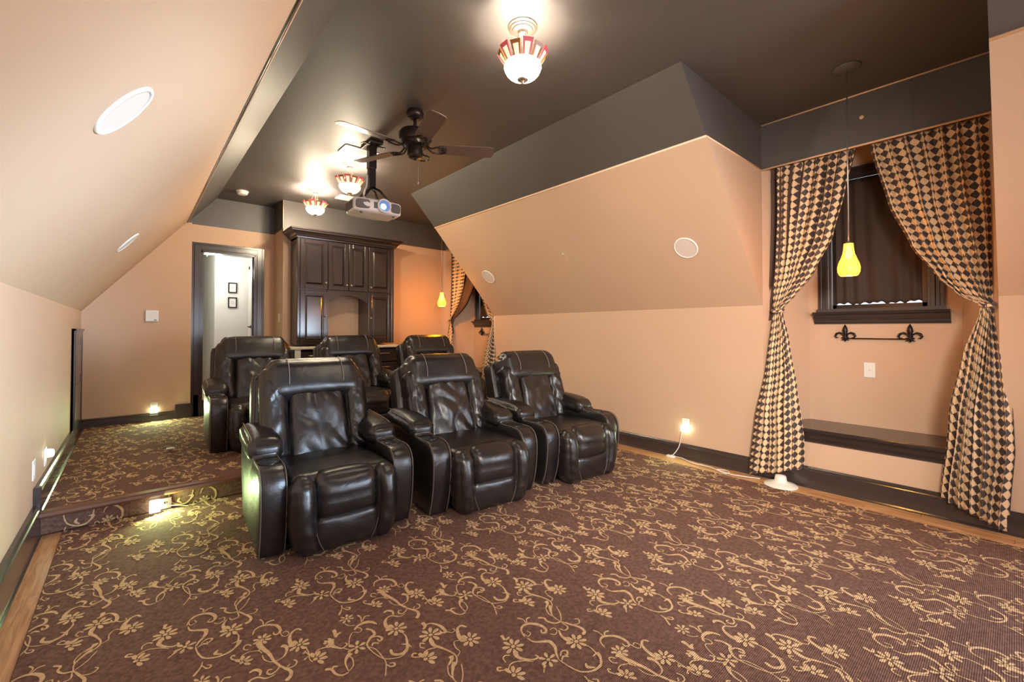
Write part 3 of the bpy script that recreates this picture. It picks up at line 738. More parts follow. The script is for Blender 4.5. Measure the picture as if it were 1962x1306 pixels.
# ------------------------------------------------------------------ recliners
def crease(p, fx, fy, fz, amp, seed=0):
    n = noise.noise(Vector((p.x*fx+seed, p.y*fy+seed*.7, p.z*fz)))
    m = noise.noise(Vector((p.x*fx*2.1+9, p.y*fy*2.1, p.z*fz*2.1+seed)))
    return amp*((1-abs(n)*2.6)*.6+.4*(1-abs(m)*2.6))
def sph(*a): return [Vector(p) for p in a]
TILT = math.radians(19); PIV = Vector((0, .615, .36))
def back_xf(p):   # (x, d, h) in the backrest plane -> chair space
    return PIV+Vector((p.x, p.y*math.cos(TILT)+p.z*math.sin(TILT), -p.y*math.sin(TILT)+p.z*math.cos(TILT)))
def make_recliner(label, variant=0, group=None):
    t = thing('recliner', label, 'recliner', (0, 0, 0), 0, group)
    LE = M['leather']; sd = variant*13.7
    # arms -------------------------------------------------
    for sg in (-1, 1):
        xo, xi = sg*.462, sg*.318
        prof = [(.075, .012), (.035, .12), (.012, .25), (.006, .36), (.016, .43), (.045, .475), (.09, .497), (.15, .502), (.30, .500), (.36, .53), (.80, .53), (.90, .50), (.93, .42), (.925, .30), (.86, .12), (.76, .012)]
        P = catmull(prof+[prof[0]], 3)[:-1]
        bm = bmesh.new()
        x0, x1 = min(xo, xi), max(xo, xi)
        ring = []
        xs = [(x0, -.016), (x0+.004, -.006), (x0+.014, 0), (x0+.05, .0), ((x0+x1)/2, .003), (x1-.05, 0), (x1-.014, 0), (x1-.004, -.006), (x1, -.016)]
        cy, cz = .45, .27
        for x, off in xs:
            rr = []
            for y, z in P:
                d = Vector((y-cy, z-cz)); L = d.length; d.normalize()
                rr.append(bm.verts.new((x, y+d.x*off, max(.008, z+d.y*off))))
            ring.append(rr)
        n = len(P)
        for a, b_ in zip(ring, ring[1:]):
            for k in range(n): bm.faces.new((a[k], a[(k+1) % n], b_[(k+1) % n], b_[k]))
        # side faces, domed
        for rr, s_ in ((ring[0], -1), (ring[-1], 1)):
            c0 = rr; prev = rr
            for q, bulge in ((.8, .006), (.5, .012), (.2, .014)):
                cur = []
                for v in c0:
                    y = cy+(v.co.y-cy)*q; z = cz+(v.co.z-cz)*q
                    w = .004*noise.noise(Vector((y*9+sd, z*5, s_))) if s_ == sg else 0
                    cur.append(bm.verts.new((v.co.x+s_*(bulge if s_ == sg else .0)+w, y, z)))
                for k in range(n): bm.faces.new((prev[k], prev[(k+1) % n], cur[(k+1) % n], cur[k]))
                prev = cur
            bm.faces.new(prev)
        bmesh.ops.recalc_face_normals(bm, faces=bm.faces)
        me = bpy.data.meshes.new('arm'); bm.to_mesh(me); bm.free(); me.materials.append(LE)
        me.polygons.foreach_set('use_smooth', [True]*len(me.polygons)); me.set_sharp_from_angle(angle=math.radians(60))
        arm = link('arm', me, t)
        pp = MB()
        front = [p for p in catmull(prof[:10], 5)]
        for x in (x0+.006, x1-.006):
            pp.tube([(x, y-.003 if y < .1 else y, z+.002) for y, z in front], .0042, 6)
        pp.build('piping', M['pipe'], arm, smooth=True)
        # cup holder
        c = ((xo+xi)/2, .20, .503)
        ch = MB().lathe([(.060, -.002), (.061, .004), (.056, .0065), (.049, .004), (.047, .0)], c, 32, cap=False).build('cup_holder', M['black'], arm, smooth=True)
        MB().lathe([(.0, .0012), (.047, .0012)], c, 32, cap=False).build('cup_well', M['black'], arm, smooth=True)
        # arm pad
        def dp(P, d, q):
            # taller at rear, pleats running across near the outer edge
            e = q[0]*sg
            pleat = .5+.5*math.sin(P.y*95+2*math.sin(P.y*11+sd))
            k = max(0, e)**2*max(0, q[2]+.6)
            P.z += .012*q[1]-.007*k*pleat+crease(P, 5, 16, 5, .003, sd)
            P.x += d.x*crease(P, 4, 14, 8, .003, sd)
            if q[1] < -.3: P.z -= .010*(-.3-q[1])
            return P
        pad = MB().rbox(((xo+xi)/2-sg*.008, .600, .548), (.102, .270, .062), .050, 20, (.006, .010, .022), dp).build('arm_pad', LE, t, smooth=True)
        ln = []
        for k in range(19):
            y = .375+.47*k/18; a = k/18
            ln.append(((xo+xi)/2+sg*.068, y, .548+.064+.012*(2*a-1)+.006*math.sin(PI*a)-(.02*(1-a*8) if a < .12 else 0)))
        MB().tube(ln, .003, 5).build('stitching', M['stitch'], pad, smooth=True)
    # seat -------------------------------------------------
    def ds(P, d, q):
        P.z += -.022*(q[1]+1)/2+crease(P, 6, 6, 3, .0025, sd); return P
    MB().rbox((0, .325, .360), (.312, .335, .085), .045, 16, (0, 0, .018), ds).build('seat_cushion', LE, t, smooth=True)
    MB().box(-.300, .300, .10, .80, .04, .30, b=.02).build('base', LE, t, auto=40)
    # footrest ----------------------------------------------
    fr = MB()
    def dpad(P, d, q):
        fold = math.exp(-((q[2]+.02)/.05)**2)
        P.y += .010*fold*(1 if abs(q[0]) > .0 else 0)*.6+crease(P, 5, 5, 16, .003, sd)-(.018*max(0, q[2]) if q[1] < 0 else 0)*0
        if q[2] > .2 and q[1] < 0: P.y += .035*(q[2]-.2)**1.6
        return P
    MB().rbox((0, -.005, .322), (.182, .090, .130), .06, 16, (0, .022, .008), dpad).build('footrest_pad', LE, t, smooth=True)
    def dlow(P, d, q):
        P.y += crease(P, 5, 5, 9, .003, sd+3)-.010*q[2]; P.x *= 1+.12*q[2]*-1; return P
    MB().rbox((0, .0, .118), (.205, .078, .110), .045, 14, (0, .016, 0), dlow).build('footrest_lower_panel', LE, t, smooth=True)
    for sg in (-1, 1):
        def db(P, d, q):
            g = max(0, -q[2]-.1)
            pl = math.sin(P.z*78+1.5*math.sin(P.x*30+sd))
            P.y += .004*pl*math.exp(-((q[2]+.45)/.35)**2)*(1 if q[1] < 0 else 0)+crease(P, 10, 6, 20, .004, sd+sg)
            P.y += .012*g**1.5
            P.x += sg*-.030*g+ .003*pl*(q[0]*sg > 0)
            if q[2] > .3 and q[1] < 0: P.y += .03*(q[2]-.3)**1.5
            return P
        MB().rbox((sg*.246, -.012, .226), (.068, .092, .216), .060, 18, (.012, .016, .004), db).build('footrest_bolster', LE, t, smooth=True)
        MB().tube(catmull([(sg*.182, -.066, .22), (sg*.188, -.076, .17), (sg*.168, -.082, .09), (sg*.14, -.076, .030)], 6), .0028, 5).build('footrest_seam', M['pipe'], t, smooth=True)
    # backrest ----------------------------------------------
    bk = MB()
    def dsh(P, d, q):
        P.x *= 1-.05*(q[2]+1)/2; return P
    shell_o = MB().rbox((0, .135, .305), (.424, .070, .340), .03, 12, (.004, .02, .006), dsh, back_xf).build('backrest_shell', LE, t, smooth=True)
    for sg in (-1, 1):
        sp = MB()
        for d_ in (.070, .200):
            sp.tube([back_xf(Vector((sg*(.424-.0212*(1+(h-.305)/.34)-.003), d_, h))) for h in (.02, .15, .3, .45, .56, .62)]+[back_xf(Vector((sg*.357, d_, .652)))], .0042, 6)
        sp.build('piping', M['pipe'], shell_o, smooth=True)
    def dhead(P, d, q):
        # rounded roll hanging slightly forward at its lower edge
        P.y += .012*q[2]+crease(P, 4, 4, 4, .003, sd)
        c = max(0, abs(q[0])-.72)/.28
        P.z -= .028*c*c*max(0, q[2]); P.y += .03*c*c
        P.x *= 1-.035*max(0, q[2])
        if q[2] < 0: 
            pl = math.sin(P.x*60+4*math.sin(P.x*11+sd)); P.z += .004*pl*(-q[2])**2*max(0, abs(q[0])-.35)
        return P
    hd_ = MB().rbox((0, -.015, .572), (.368, .112, .160), .102, 22, (.004, .014, .006), dhead, back_xf).build('headrest', LE, t, smooth=True)
    for sg in (-1, 1):
        pts = []
        for k in range(15):
            a = -1.2+2.5*k/14
            pts.append(back_xf(Vector((sg*.19*(1-.02*math.sin(a)), -.018-(.122)*math.cos(a)*1.0-.004, .572+.002+.166*math.sin(a)))))
        MB().tube(pts, .0024, 5).build('stitching', M['stitch'], hd_, smooth=True)
    def dmid(P, d, q):
        if q[1] < 0:
            w = noise.noise(Vector((P.x*6+P.z*4.5+sd, P.z*3.2-P.x*3, 1.3+sd))); w2 = noise.noise(Vector((P.x*11-P.z*6, P.z*4+sd, 4)))
            P.y += .013*(1-abs(w)*3.0)*(1-q[0]**4)+.003*(1-abs(w2)*2.6)
        P.x *= 1+.10*-q[2]
        return P
    MB().rbox((0, -.052, .255), (.202, .066, .255), .045, 30, (0, .022, 0), dmid, back_xf).build('lumbar_pad', LE, t, smooth=True)
    for sg in (-1, 1):
        def dsd(P, d, q):
            s1 = noise.noise(Vector((P.x*5+sg+sd, 2, P.z*17+sg*P.x*14))); s2 = noise.noise(Vector((P.x*8+sd, 7, P.z*36-sg*P.x*20)))
            P.y += .011*(1-abs(s1)*3.2)+.003*(1-abs(s2)*2.8); P.x += d.x*.006*(1-abs(s1)*3)
            P.x += -sg*.010*max(0, -q[2])
            return P
        MB().rbox((sg*.286, -.030, .300), (.086, .092, .290), .066, 26, (.006, .014, 0), dsd, back_xf).build('back_bolster', LE, t, smooth=True)
    # feet / base skirt
    MB().box(-.40, .40, .12, .76, .002, .03, b=.004).build('base_frame', M['black'], t)
    return t
GF, GB = 'front row of recliners', 'back row of recliners on the platform'
r1 = make_recliner('dark leather recliner in the front row, nearest the step light, leftmost', 0, GF)
r2 = make_recliner('dark leather recliner in the front row, in the middle', 1, GF)
r3 = make_recliner('dark leather recliner in the front row, next to the power outlet wall', 2, GF)
def place(o, x, y, z, deg): o.location = (x, y, z); o.rotation_euler = (0, 0, math.radians(deg)); o.scale = (.93, 1, .97)
place(r1, .935, 2.56, ct+.001, -4); place(r2, 1.90, 2.43, ct+.001, -6); place(r3, 2.87, 2.365, ct+.001, -4)
zz = RS+ct
copy_tree(r2, (.94, 4.57, zz), math.radians(-3), 'dark leather recliner in the back row in front of the doorway', GB)
copy_tree(r3, (1.955, 4.53, zz), math.radians(-3), 'dark leather recliner in the back row in front of the wall cabinet', GB)
copy_tree(r1, (2.97, 4.44, zz), math.radians(-4), 'dark leather recliner in the back row, nearest the back alcove', GB)

# ------------------------------------------------------------------ wall cabinet
cab = thing('wall_cabinet', 'dark espresso wall cabinet with raised panel doors and arched niche on the back wall', 'cabinet', (0, 0, 0))
CYF = 6.09; Z0, Z1 = 1.06, 2.47; A = [1.63, 1.985, 2.265, 2.548, 2.905]
cb = MB()
cb.box(1.605, 1.63, CYF+.015, YC, Z0, Z1); cb.box(2.905, 2.93, CYF+.015, YC, Z0, Z1)
cb.box(1.605, 2.93, CYF+.015, YC, Z1-.02, Z1+.02); cb.box(1.63, 2.905, CYF+.015, YC, 1.765, 1.79)
cb.box(1.63, A[1]-.01, CYF+.02, CYF+.03, Z0, Z1); cb.box(A[3]+.01, 2.905, CYF+.02, CYF+.03, Z0, Z1); cb.box(A[1]-.01, A[3]+.01, CYF+.02, CYF+.03, 1.78, Z1)
cb.box(A[1]-.012, A[1]+.006, CYF+.0, YC, Z0, 1.79); cb.box(A[3]-.010, A[3]+.012, CYF+.0, YC, Z0, 1.79)
cb.box(1.63, A[1], CYF+.02, YC, Z0, Z0+.02); cb.box(A[3], 2.905, CYF+.02, YC, Z0, Z0+.02)
cb.box(1.597, 1.632, CYF-.004, CYF+.04, Z0, Z1, b=.006); cb.box(2.903, 2.938, CYF-.004, CYF+.04, Z0, Z1, b=.006)
cb.build('cabinet_body', M['cabwood'], cab)
# arched valance
ar = [(A[1], 1.785), (A[3], 1.785), (A[3], 1.64), (A[3]-.05, 1.64)]+[(A[3]-.05-(A[3]-A[1]-.10)*k/14, 1.655+.075*math.sin(PI*(k/14))) for k in range(0, 15)]+[(A[1], 1.64)]
MB().prism(ar, CYF+.004, CYF+.024, lambda u, v, t: (u, t, v)).build('arched_valance', M['cabwood'], cab)
# crown: profile swept round three sides
cp = [(0, 0), (.012, 0), (.014, .014), (.03, .022), (.04, .045), (.065, .066), (.085, .074), (.087, .09), (.10, .094), (.10, .112), (0, .112)]
cm = MB(); x0, x1, yf = 1.597, 2.938, CYF-.004; vs = []
for u, v in cp:
    vs += [(x0-u, YC, Z1-.012+v), (x0-u, yf-u, Z1-.012+v), (x1+u, yf-u, Z1-.012+v), (x1+u, YC, Z1-.012+v)]
fs = []
for i in range(len(cp)-1):
    for k in range(3): fs.append((i*4+k, i*4+k+1, (i+1)*4+k+1, (i+1)*4+k))
cm.add(vs, fs); cm.build('crown_moulding', M['cabwood'], cab)
MB().box(x0, x1, yf, YC, Z1+.02, Z1+.098).build('cabinet_top', M['cabwood'], cab)
def panel_door(x0, x1, z0, z1, knob, y=CYF, root=cab, name='door'):
    w = .052; g = .004; x0 += g; x1 -= g; z0 += g; z1 -= g
    mb = MB()
    mb.box(x0, x0+w, y-.004, y+.018, z0, z1, b=.004); mb.box(x1-w, x1, y-.004, y+.018, z0, z1, b=.004)
    mb.box(x0+w, x1-w, y-.004, y+.018, z0, z0+w, b=.004); mb.box(x0+w, x1-w, y-.004, y+.018, z1-w, z1, b=.004)
    a, b_, c, d = x0+w, x1-w, z0+w, z1-w
    mb.box(a, b_, y+.010, y+.016, c, d)
    i1, i2 = .012, .034
    o = [(a+i1, y+.010, c+i1), (b_-i1, y+.010, c+i1), (b_-i1, y+.010, d-i1), (a+i1, y+.010, d-i1)]
    q = [(a+i2, y-.003, c+i2), (b_-i2, y-.003, c+i2), (b_-i2, y-.003, d-i2), (a+i2, y-.003, d-i2)]
    mb.add(o+q, [(0, 1, 5, 4), (1, 2, 6, 5), (2, 3, 7, 6), (3, 0, 4, 7), (4, 5, 6, 7)])
    do = mb.build(name, M['cabwood'], root)
    kx, kz = knob
    MB().lathe([(.006, 0), (.005, -.012), (.013, -.018), (.014, -.024), (.009, -.030), (.001, -.032)], (kx, y-.004, kz), 16, axis='y').build('knob', M['nickel'], do, smooth=True)
panel_door(A[0], A[1], 1.79, Z1-.02, (A[1]-.03, 1.88)); panel_door(A[1], A[2], 1.79, Z1-.02, (A[2]-.03, 1.87))
panel_door(A[2], A[3], 1.79, Z1-.02, (A[2]+.03, 1.87)); panel_door(A[3], A[4], 1.79, Z1-.02, (A[3]+.03, 1.86))
panel_door(A[0], A[1], Z0, 1.775, (A[1]-.03, 1.43)); panel_door(A[3], A[4], Z0, 1.775, (A[3]+.03, 1.42))
# base cabinet and worktop
base = thing('base_cabinet', 'black base cabinet with drawers under the pale worktop behind the back row', 'cabinet', (0, 0, 0))
MB().box(1.53, 3.00, 5.99, YC-.004, RS+ct+.002, 1.0, b=.003).build('cabinet_body', M['black'], base)
for k in range(3):
    x = 1.56+.48*k
    for z0, z1 in ((.80, .97), (.60, .78), (.22, .58)):
        if k == 1 and z1 > .9: pass
        dr = MB().box(x, x+.44, 5.972, 5.99, z0, z1, b=.004).build('drawer', M['trimwood'], base)
        MB().tube([(x+.14, 5.965, (z0+z1)/2+.03), (x+.16, 5.95, (z0+z1)/2+.03), (x+.28, 5.95, (z0+z1)/2+.03), (x+.30, 5.965, (z0+z1)/2+.03)], .005).build('pull', M['nickel'], dr, smooth=True)
MB().box(1.545, 1.61, 5.955, 5.99, RS+ct, 1.0, b=.004).build('end_pilaster', M['white'], base)
wt = MB().box(1.50, 3.02, 5.94, YC-.001, 1.0, 1.032, b=.005).build('worktop', M['stone'])
tag(wt, 'cream stone worktop on the base cabinet under the wall cabinet', 'worktop')

# small access door in the left knee wall
ad = MB(); XA = XL
ad.box(XA, XA+.02, 5.86, 5.95, RS, 1.262, b=.003); ad.box(XA, XA+.02, 6.72, 6.81, RS, 1.262, b=.003); ad.box(XA, XA+.02, 5.95, 6.72, 1.17, 1.262, b=.003)
ad.box(XA+.0, XA+.032, 5.86, 5.885, RS, 1.262, b=.003); ad.box(XA, XA+.032, 5.86, 6.81, 1.24, 1.262, b=.003)
ado = ad.build('door_3', M['trimwood'], kind='structure')
MB().box(XA+.002, XA+.012, 5.95, 6.72, RS+.02, 1.17).box(XA+.01, XA+.017, 6.02, 6.65, .78, 1.10, b=.003).box(XA+.01, XA+.017, 6.02, 6.65, .25, .70, b=.003).build('door_panel', M['trimwood'], ado)

# ------------------------------------------------------------------ ceiling fixtures
def tiffany(x, y, label):
    t = thing('stained_glass_ceiling_light', label, 'ceiling light', (x, y, H), group='stained glass ceiling lights')
    MB().lathe([(.085, 0), (.085, -.006), (.074, -.010), (.072, -.016), (.060, -.018), (.058, -.024), (.030, -.028), (.028, -.045), (.022, -.05)], n=36).build('canopy', M['nickel'], t, smooth=False, auto=35)
    mb = MB()
    for k in range(3):
        a = k*2*PI/3+.5; mb.tube([(.02*math.cos(a), .02*math.sin(a), -.04), (.055*math.cos(a), .055*math.sin(a), -.15)], .003, 6)
    mb.tube([(0, 0, -.04), (0, 0, -.31)], .004, 8); mb.build('stem', M['nickel'], t, smooth=True)
    # upper ring of separate glass pieces
    n = 12
    for k in range(n):
        a0 = 2*PI*k/n; da = PI/n*.80
        rt, zt_, rb, zb = .150, -.150, .098, -.225
        pink = k % 2 == 0
        if not pink: rt -= .006; zt_ -= .006
        def P(a, r, z): return (r*math.cos(a), r*math.sin(a), z)
        def piece(u0, u1, v0, v1, th=.006):
            q = []
            for vv in (v0, v1):
                r = rb+(rt-rb)*vv; z = zb+(zt_-zb)*vv
                for uu in (u0, u1):
                    q.append((a0+da*uu*(.9+.1*vv), r, z))
            o = [P(*p) for p in q]; i = [P(p[0], p[1]-th, p[2]+th*.6) for p in q]
            return o+i, [(0, 1, 3, 2), (4, 6, 7, 5), (0, 4, 5, 1), (2, 3, 7, 6), (0, 2, 6, 4), (1, 5, 7, 3)]
        g = MB(); g.add(*piece(-1, 1, .76, 1.0)); g.add(*piece(-1, -.6, 0, .76)); g.add(*piece(.6, 1, 0, .76))
        g.build('glass_border', M['g_pink'] if pink else M['g_amber'], t)
        g = MB(); g.add(*piece(-.58, .58, 0, .74)); g.build('glass_panel', M['g_clear'], t)
    # lower bowl: fluted, lit
    vs = MB(); nn = 48; pr = [(.103, -.222), (.106, -.238), (.098, -.262), (.078, -.285), (.050, -.300), (.026, -.306)]
    for r, z in pr:
        for k in range(nn):
            a = 2*PI*k/nn; rr = r*(1+.03*abs(math.sin(a*6))); vs.v.append((rr*math.cos(a), rr*math.sin(a), z))
    vs.f = [(i*nn+k, i*nn+(k+1) % nn, (i+1)*nn+(k+1) % nn, (i+1)*nn+k) for i in range(len(pr)-1) for k in range(nn)]; vs.m = [0]*len(vs.f)
    vs.build('glass_bowl', M['bowl'], t, smooth=True)
    for a in (0, 2.1, 4.2):
        MB().lathe([(.004, .02), (.016, .01), (.022, -.008), (.016, -.026), (.004, -.034)], (.045*math.cos(a), .045*math.sin(a), -.235), 12).build('bulb', M['bulb'], t, smooth=True)
    MB().lathe([(.030, -.302), (.031, -.308), (.022, -.314), (.008, -.318), (.010, -.326), (.004, -.332), (.001, -.336)], n=20).build('finial', M['nickel'], t, smooth=True)
    return t
tiffany(*LAMPS[0], 'stained glass ceiling light with pink and amber rim, nearest and largest')
tiffany(*LAMPS[1], 'stained glass ceiling light beside the projector pole')
tiffany(*LAMPS[2], 'stained glass ceiling light farthest back above the wall cabinet')

def fan():
    x, y = 1.683, 3.122
    t = thing('ceiling_fan', 'dark bronze ceiling fan with brown blades in the middle of the room', 'ceiling fan', (x, y, H))
    MB().lathe([(.055, 0), (.068, -.02), (.066, -.045), (.045, -.065), (.022, -.072)], n=32).build('canopy', M['bronze'], t, smooth=True)
    MB().tube([(0, 0, -.06), (0, 0, -.17)], .014, 12).build('downrod', M['bronze'], t, smooth=True)
    MB().lathe([(.02, -.150), (.05, -.158), (.115, -.172), (.130, -.195), (.130, -.235), (.120, -.255), (.105, -.262), (.10, -.285), (.075, -.30), (.06, -.302)], n=40).build('motor_housing', M['bronze'], t, auto=35)
    MB().lathe([(.06, -.30), (.062, -.31), (.060, -.365), (.05, -.378), (.02, -.384), (.012, -.395), (.004, -.40)], n=32).build('switch_housing', M['bronze'], t, auto=35)
    MB().tube([(.03, 0, -.38), (.03, 0, -.56)], .0015, 5).lathe([(.001, 0), (.006, -.008), (.005, -.02), (.001, -.026)], (.03, 0, -.56), 8).build('pull_chain', M['nickel'], t)
    for k in range(5):
        a = math.radians(184+72*k); Rm = Matrix.Rotation(a, 3, 'Z'); Tm = Matrix.Rotation(math.radians(-13), 3, 'X')
        def xf(p, o=.0): return Rm @ (Tm @ Vector((p[0], p[1], p[2])))+Vector((0, 0, -.30))
        ou = [(.20, -.052), (.23, -.060), (.56, -.068), (.605, -.066), (.625, -.050), (.63, 0), (.625, .050), (.605, .066), (.56, .068), (.23, .060), (.20, .052), (.185, .03), (.18, 0), (.185, -.03)]
        mb = MB(); n = len(ou)
        mb.add([xf((p[0], p[1], -.003)) for p in ou]+[xf((p[0], p[1], .003)) for p in ou], [tuple(range(n))[::-1], tuple(range(n, 2*n))]+[(i, (i+1) % n, n+(i+1) % n, n+i) for i in range(n)])
        bl = mb.build('blade', M['blade'], t) if k != 3 else t
        br = MB()
        for sg in (-1, 1):
            br.tube([xf(p) for p in catmull([(.09, sg*.012, .02), (.13, sg*.022, -.012), (.17, sg*.040, -.012), (.21, sg*.040, -.009), (.245, sg*.012, -.009)], 5)], [.007]*21, 8)
        for q in ((.215, 0), (.245, .02), (.245, -.02)):
            br.add([xf((q[0]+.008*math.cos(i*PI/4), q[1]+.008*math.sin(i*PI/4), -.010)) for i in range(8)], [tuple(range(8))])
        br.build('blade_bracket', M['bronze'], bl, smooth=True)
fan()

def projector():
    t = thing('projector', 'white ceiling projector with a glowing round lens', 'projector', (1.672, 3.76, 2.37), math.radians(-4))
    w, h, d = .222, .062, .29
    bm = MB()
    def dsp(P, dd, q):
        k = abs(q[0])
        P.y += .035*k*k*(1 if q[1] < 0 else 0)
        if q[1] > 0: P.x *= .94; 
        if q[2] < 0: P.z += .008*k*k
        return P
    body = bm.rbox((0, .145, 0), (w, .150, h), .022, 14, (0, .010, .006), dsp).build('case', M['proj'], t, smooth=True)
    # dark side grilles
    for x0, x1 in ((-.205, -.085), (.105, .205)):
        g = MB(); pts = []
        for k in range(20):
            a = 2*PI*k/20; c = math.copysign(abs(math.cos(a))**.5, math.cos(a)); s_ = math.copysign(abs(math.sin(a))**.5, math.sin(a))
            u = (x0+x1)/2+(x1-x0)/2*c; v = .002+.042*s_
            yy = -.005+.035*(u/w)**2
            pts.append((u, yy-.0075, v))
        n = len(pts); g.add(pts+[(p[0], p[1]+.012, p[2]) for p in pts], [tuple(range(n)), tuple(range(n, 2*n))[::-1]]+[(i, (i+1) % n, n+(i+1) % n, n+i) for i in range(n)])
        g.build('front_vent', M['projgrey'], t)
    MB().box(-.2265, -.219, .05, .25, -.038, .040, b=.003).build('side_vent', M['projgrey'], t)
    MB().box(-.055, .10, -.0145, .0, -.028, .030, b=.004).build('lens_bay', M['projgrey'], t)
    lx = .035
    MB().lathe([(.062, 0), (.064, -.022), (.062, -.030), (.056, -.032), (.052, -.028), (.050, -.012)], (lx, -.008, .002), 36, axis='y', cap=False).build('lens_ring', M['proj'], t, smooth=True)
    ln = MB().lathe([(.051, -.014), (.040, -.017), (.026, -.019), (.0, -.020)], (lx, -.008, .002), 32, axis='y', cap=False).build('lens', M['lensrim'], t, smooth=True)
    MB().lathe([(.026, -.0205), (.012, -.024), (.0, -.025)], (lx-.008, -.008, -.006), 24, axis='y', cap=False).build('lens_glow', M['lenslit'], ln, smooth=True)
    for x in (-.15, .15): MB().lathe([(.012, 0), (.012, -.010)], (x, .05, -.062), 12).build('foot', M['projgrey'], t)
    # pole mount
    m = thing('projector_mount', 'dark square pole holding the projector from the ceiling', 'mount', (1.675, 3.943, H))
    MB().box(-.03, .03, -.03, .03, -.42, -.20, b=.003).box(-.035, .035, -.035, .035, -.24, -.03, b=.003).build('pole', M['bronze'], m)
    MB().box(-.06, .06, -.12, .12, -.03, .0, b=.004).build('ceiling_plate', M['bronze'], m)
    cl = MB()
    for sx in (-1, 1): cl.tube([(sx*.02, -.05, -.03), (sx*.06, -.09, -.05), (sx*.10, -.07, -.035), (sx*.11, -.02, -.03)], .006, 6)
    cl.build('clamp_arm', M['bronze'], m, smooth=True)
    pl = MB()
    for sx, sy in ((-1, -1), (1, -1), (1, 1), (-1, 1)): pl.tube([(0, -.02, -.42), (sx*.05, -.02+sy*.05, -.455), (sx*.11, -.03+sy*.09, -.545)], [.016, .012, .008], 8)
    pl.build('spider_bracket', M['iron'], m, smooth=True)
    cbl = catmull([(-.045, 0, -.30), (-.05, .0, -.40), (-.08, -.03, -.46), (-.10, -.06, -.52), (-.085, -.08, -.56)], 8)
    MB().tube(cbl, .0045, 6).tube([(p[0]+.012, p[1]+.01, p[2]) for p in cbl], .004, 6).build('cable', M['white'], m, smooth=True)
projector()

def pendant(x, y, tagw, far):
    t = thing('pendant_light', tagw, 'pendant light', (x, y, H), group='orange glass pendants')
    MB().lathe([(.078, 0), (.080, -.006), (.074, -.013), (.03, -.018), (.012, -.022)], n=32).build('canopy', M['dark'], t, smooth=True)
    MB().tube([(0, 0, -.015), (0, 0, -1.175)], .0042, 8).build('cord', M['nickel'], t, smooth=True)
    zt_ = -1.177
    MB().lathe([(.012, .01), (.016, 0), (.024, -.006)], (0, 0, zt_), 20).build('socket_cap', M['nickel'], t, smooth=True)
    prof = [(.026, 0), (.028, -.03), (.032, -.065), (.043, -.10), (.055, -.13), (.062, -.16), (.060, -.188), (.052, -.208), (.046, -.214)]
    MB().lathe(prof, (0, 0, zt_), 32, cap=False).build('glass_shade', M['shade'], t, smooth=True)
    MB().lathe([(.006, 0), (.012, -.03), (.020, -.055), (.020, -.075), (.012, -.092), (.001, -.098)], (0, 0, zt_), 16).build('bulb', M['bulb'], t, smooth=True)
    lamp('pendant_glow', 'POINT', (x, y, H+zt_-.12), 11 if not far else 34, (1, .62, .16), shadow_soft_size=.03)
pendant(3.58, .72, 'orange glass pendant light hanging in front of the near window alcove', False)
pendant(3.55, 5.73, 'orange glass pendant light hanging in front of the back window alcove', True)

# speakers in the slopes
def disc_on(p, normal, r, name, label, cat, group=None, up=Vector((0, 1, 0))):
    t = thing(name, label, cat, p, 0, group)
    q = normal.to_track_quat('Z', 'Y'); t.rotation_euler = q.to_euler()
    MB().lathe([(r, 0), (r, .004), (r*.96, .008), (r*.88, .008), (r*.87, .005)], n=48, cap=False).build('trim_ring', M['white'], t, smooth=True)
    MB().lathe([(r*.875, .0045), (r*.5, .0055), (.0, .006)], n=48, cap=False).build('grille', M['whitegrille'], t, smooth=True)
nr = Vector((-(HB-HK), 0, -(XR-XRb))).normalized(); nl = Vector(((HB-HK), 0, -(XLb-XL))).normalized()
def on_r(y, z): return (XR-(XR-XRb)*(z-HK)/(HB-HK), y, z)
def on_l(y, z): return (XL+(XLb-XL)*(z-HK)/(HB-HK), y, z)
G = 'round white in-ceiling speakers'
disc_on(on_r(1.864, 1.96), nr, .105, 'ceiling_speaker', 'round white speaker in the right slope, nearest the near alcove', 'speaker', G)
disc_on(on_r(4.64, 1.965), nr, .105, 'ceiling_speaker', 'round white speaker in the right slope beside the back alcove', 'speaker', G)
disc_on(on_l(1.895, 1.965), nl, .112, 'ceiling_speaker', 'round white speaker in the left slope, the large near one', 'speaker', G)
disc_on(on_l(4.65, 1.95), nl, .105, 'ceiling_speaker', 'round white speaker in the left slope, thin far one', 'speaker', G)
t = thing('blank_plate', 'small peach blank plate in the middle of the right slope', 'cover plate', on_r(3.2, 2.05)); t.rotation_euler = nr.to_track_quat('Z', 'Y').to_euler()
MB().box(-.03, .03, -.05, .05, 0, .004, b=.002).build('plate', M['peach'], t); MB().box(-.012, .012, .03, .04, .004, .006).build('slot', M['white'], t)
t = thing('sprinkler_cover', 'small peach round cover on the black fascia above the near curtains', 'cover', (XR, .727, 2.82))
MB().lathe([(.014, 0), (.014, -.005), (.010, -.008), (.001, -.009)], (0, 0, 0), 24, axis='x').build('cap', M['edge_line'], t, smooth=True)
# smoke detector
t = thing('smoke_detector', 'round white smoke detector on the ceiling above the doorway', 'smoke detector', (1.02, 6.37, H))
MB().lathe([(.07, 0), (.07, -.010), (.062, -.014), (.058, -.036), (.050, -.044), (.02, -.048)], n=36).build('case', M['white'], t, auto=35)
MB().lathe([(.003, 0), (.003, -.003)], (.04, -.02, -.046), 8).build('indicator', M['black'], t)
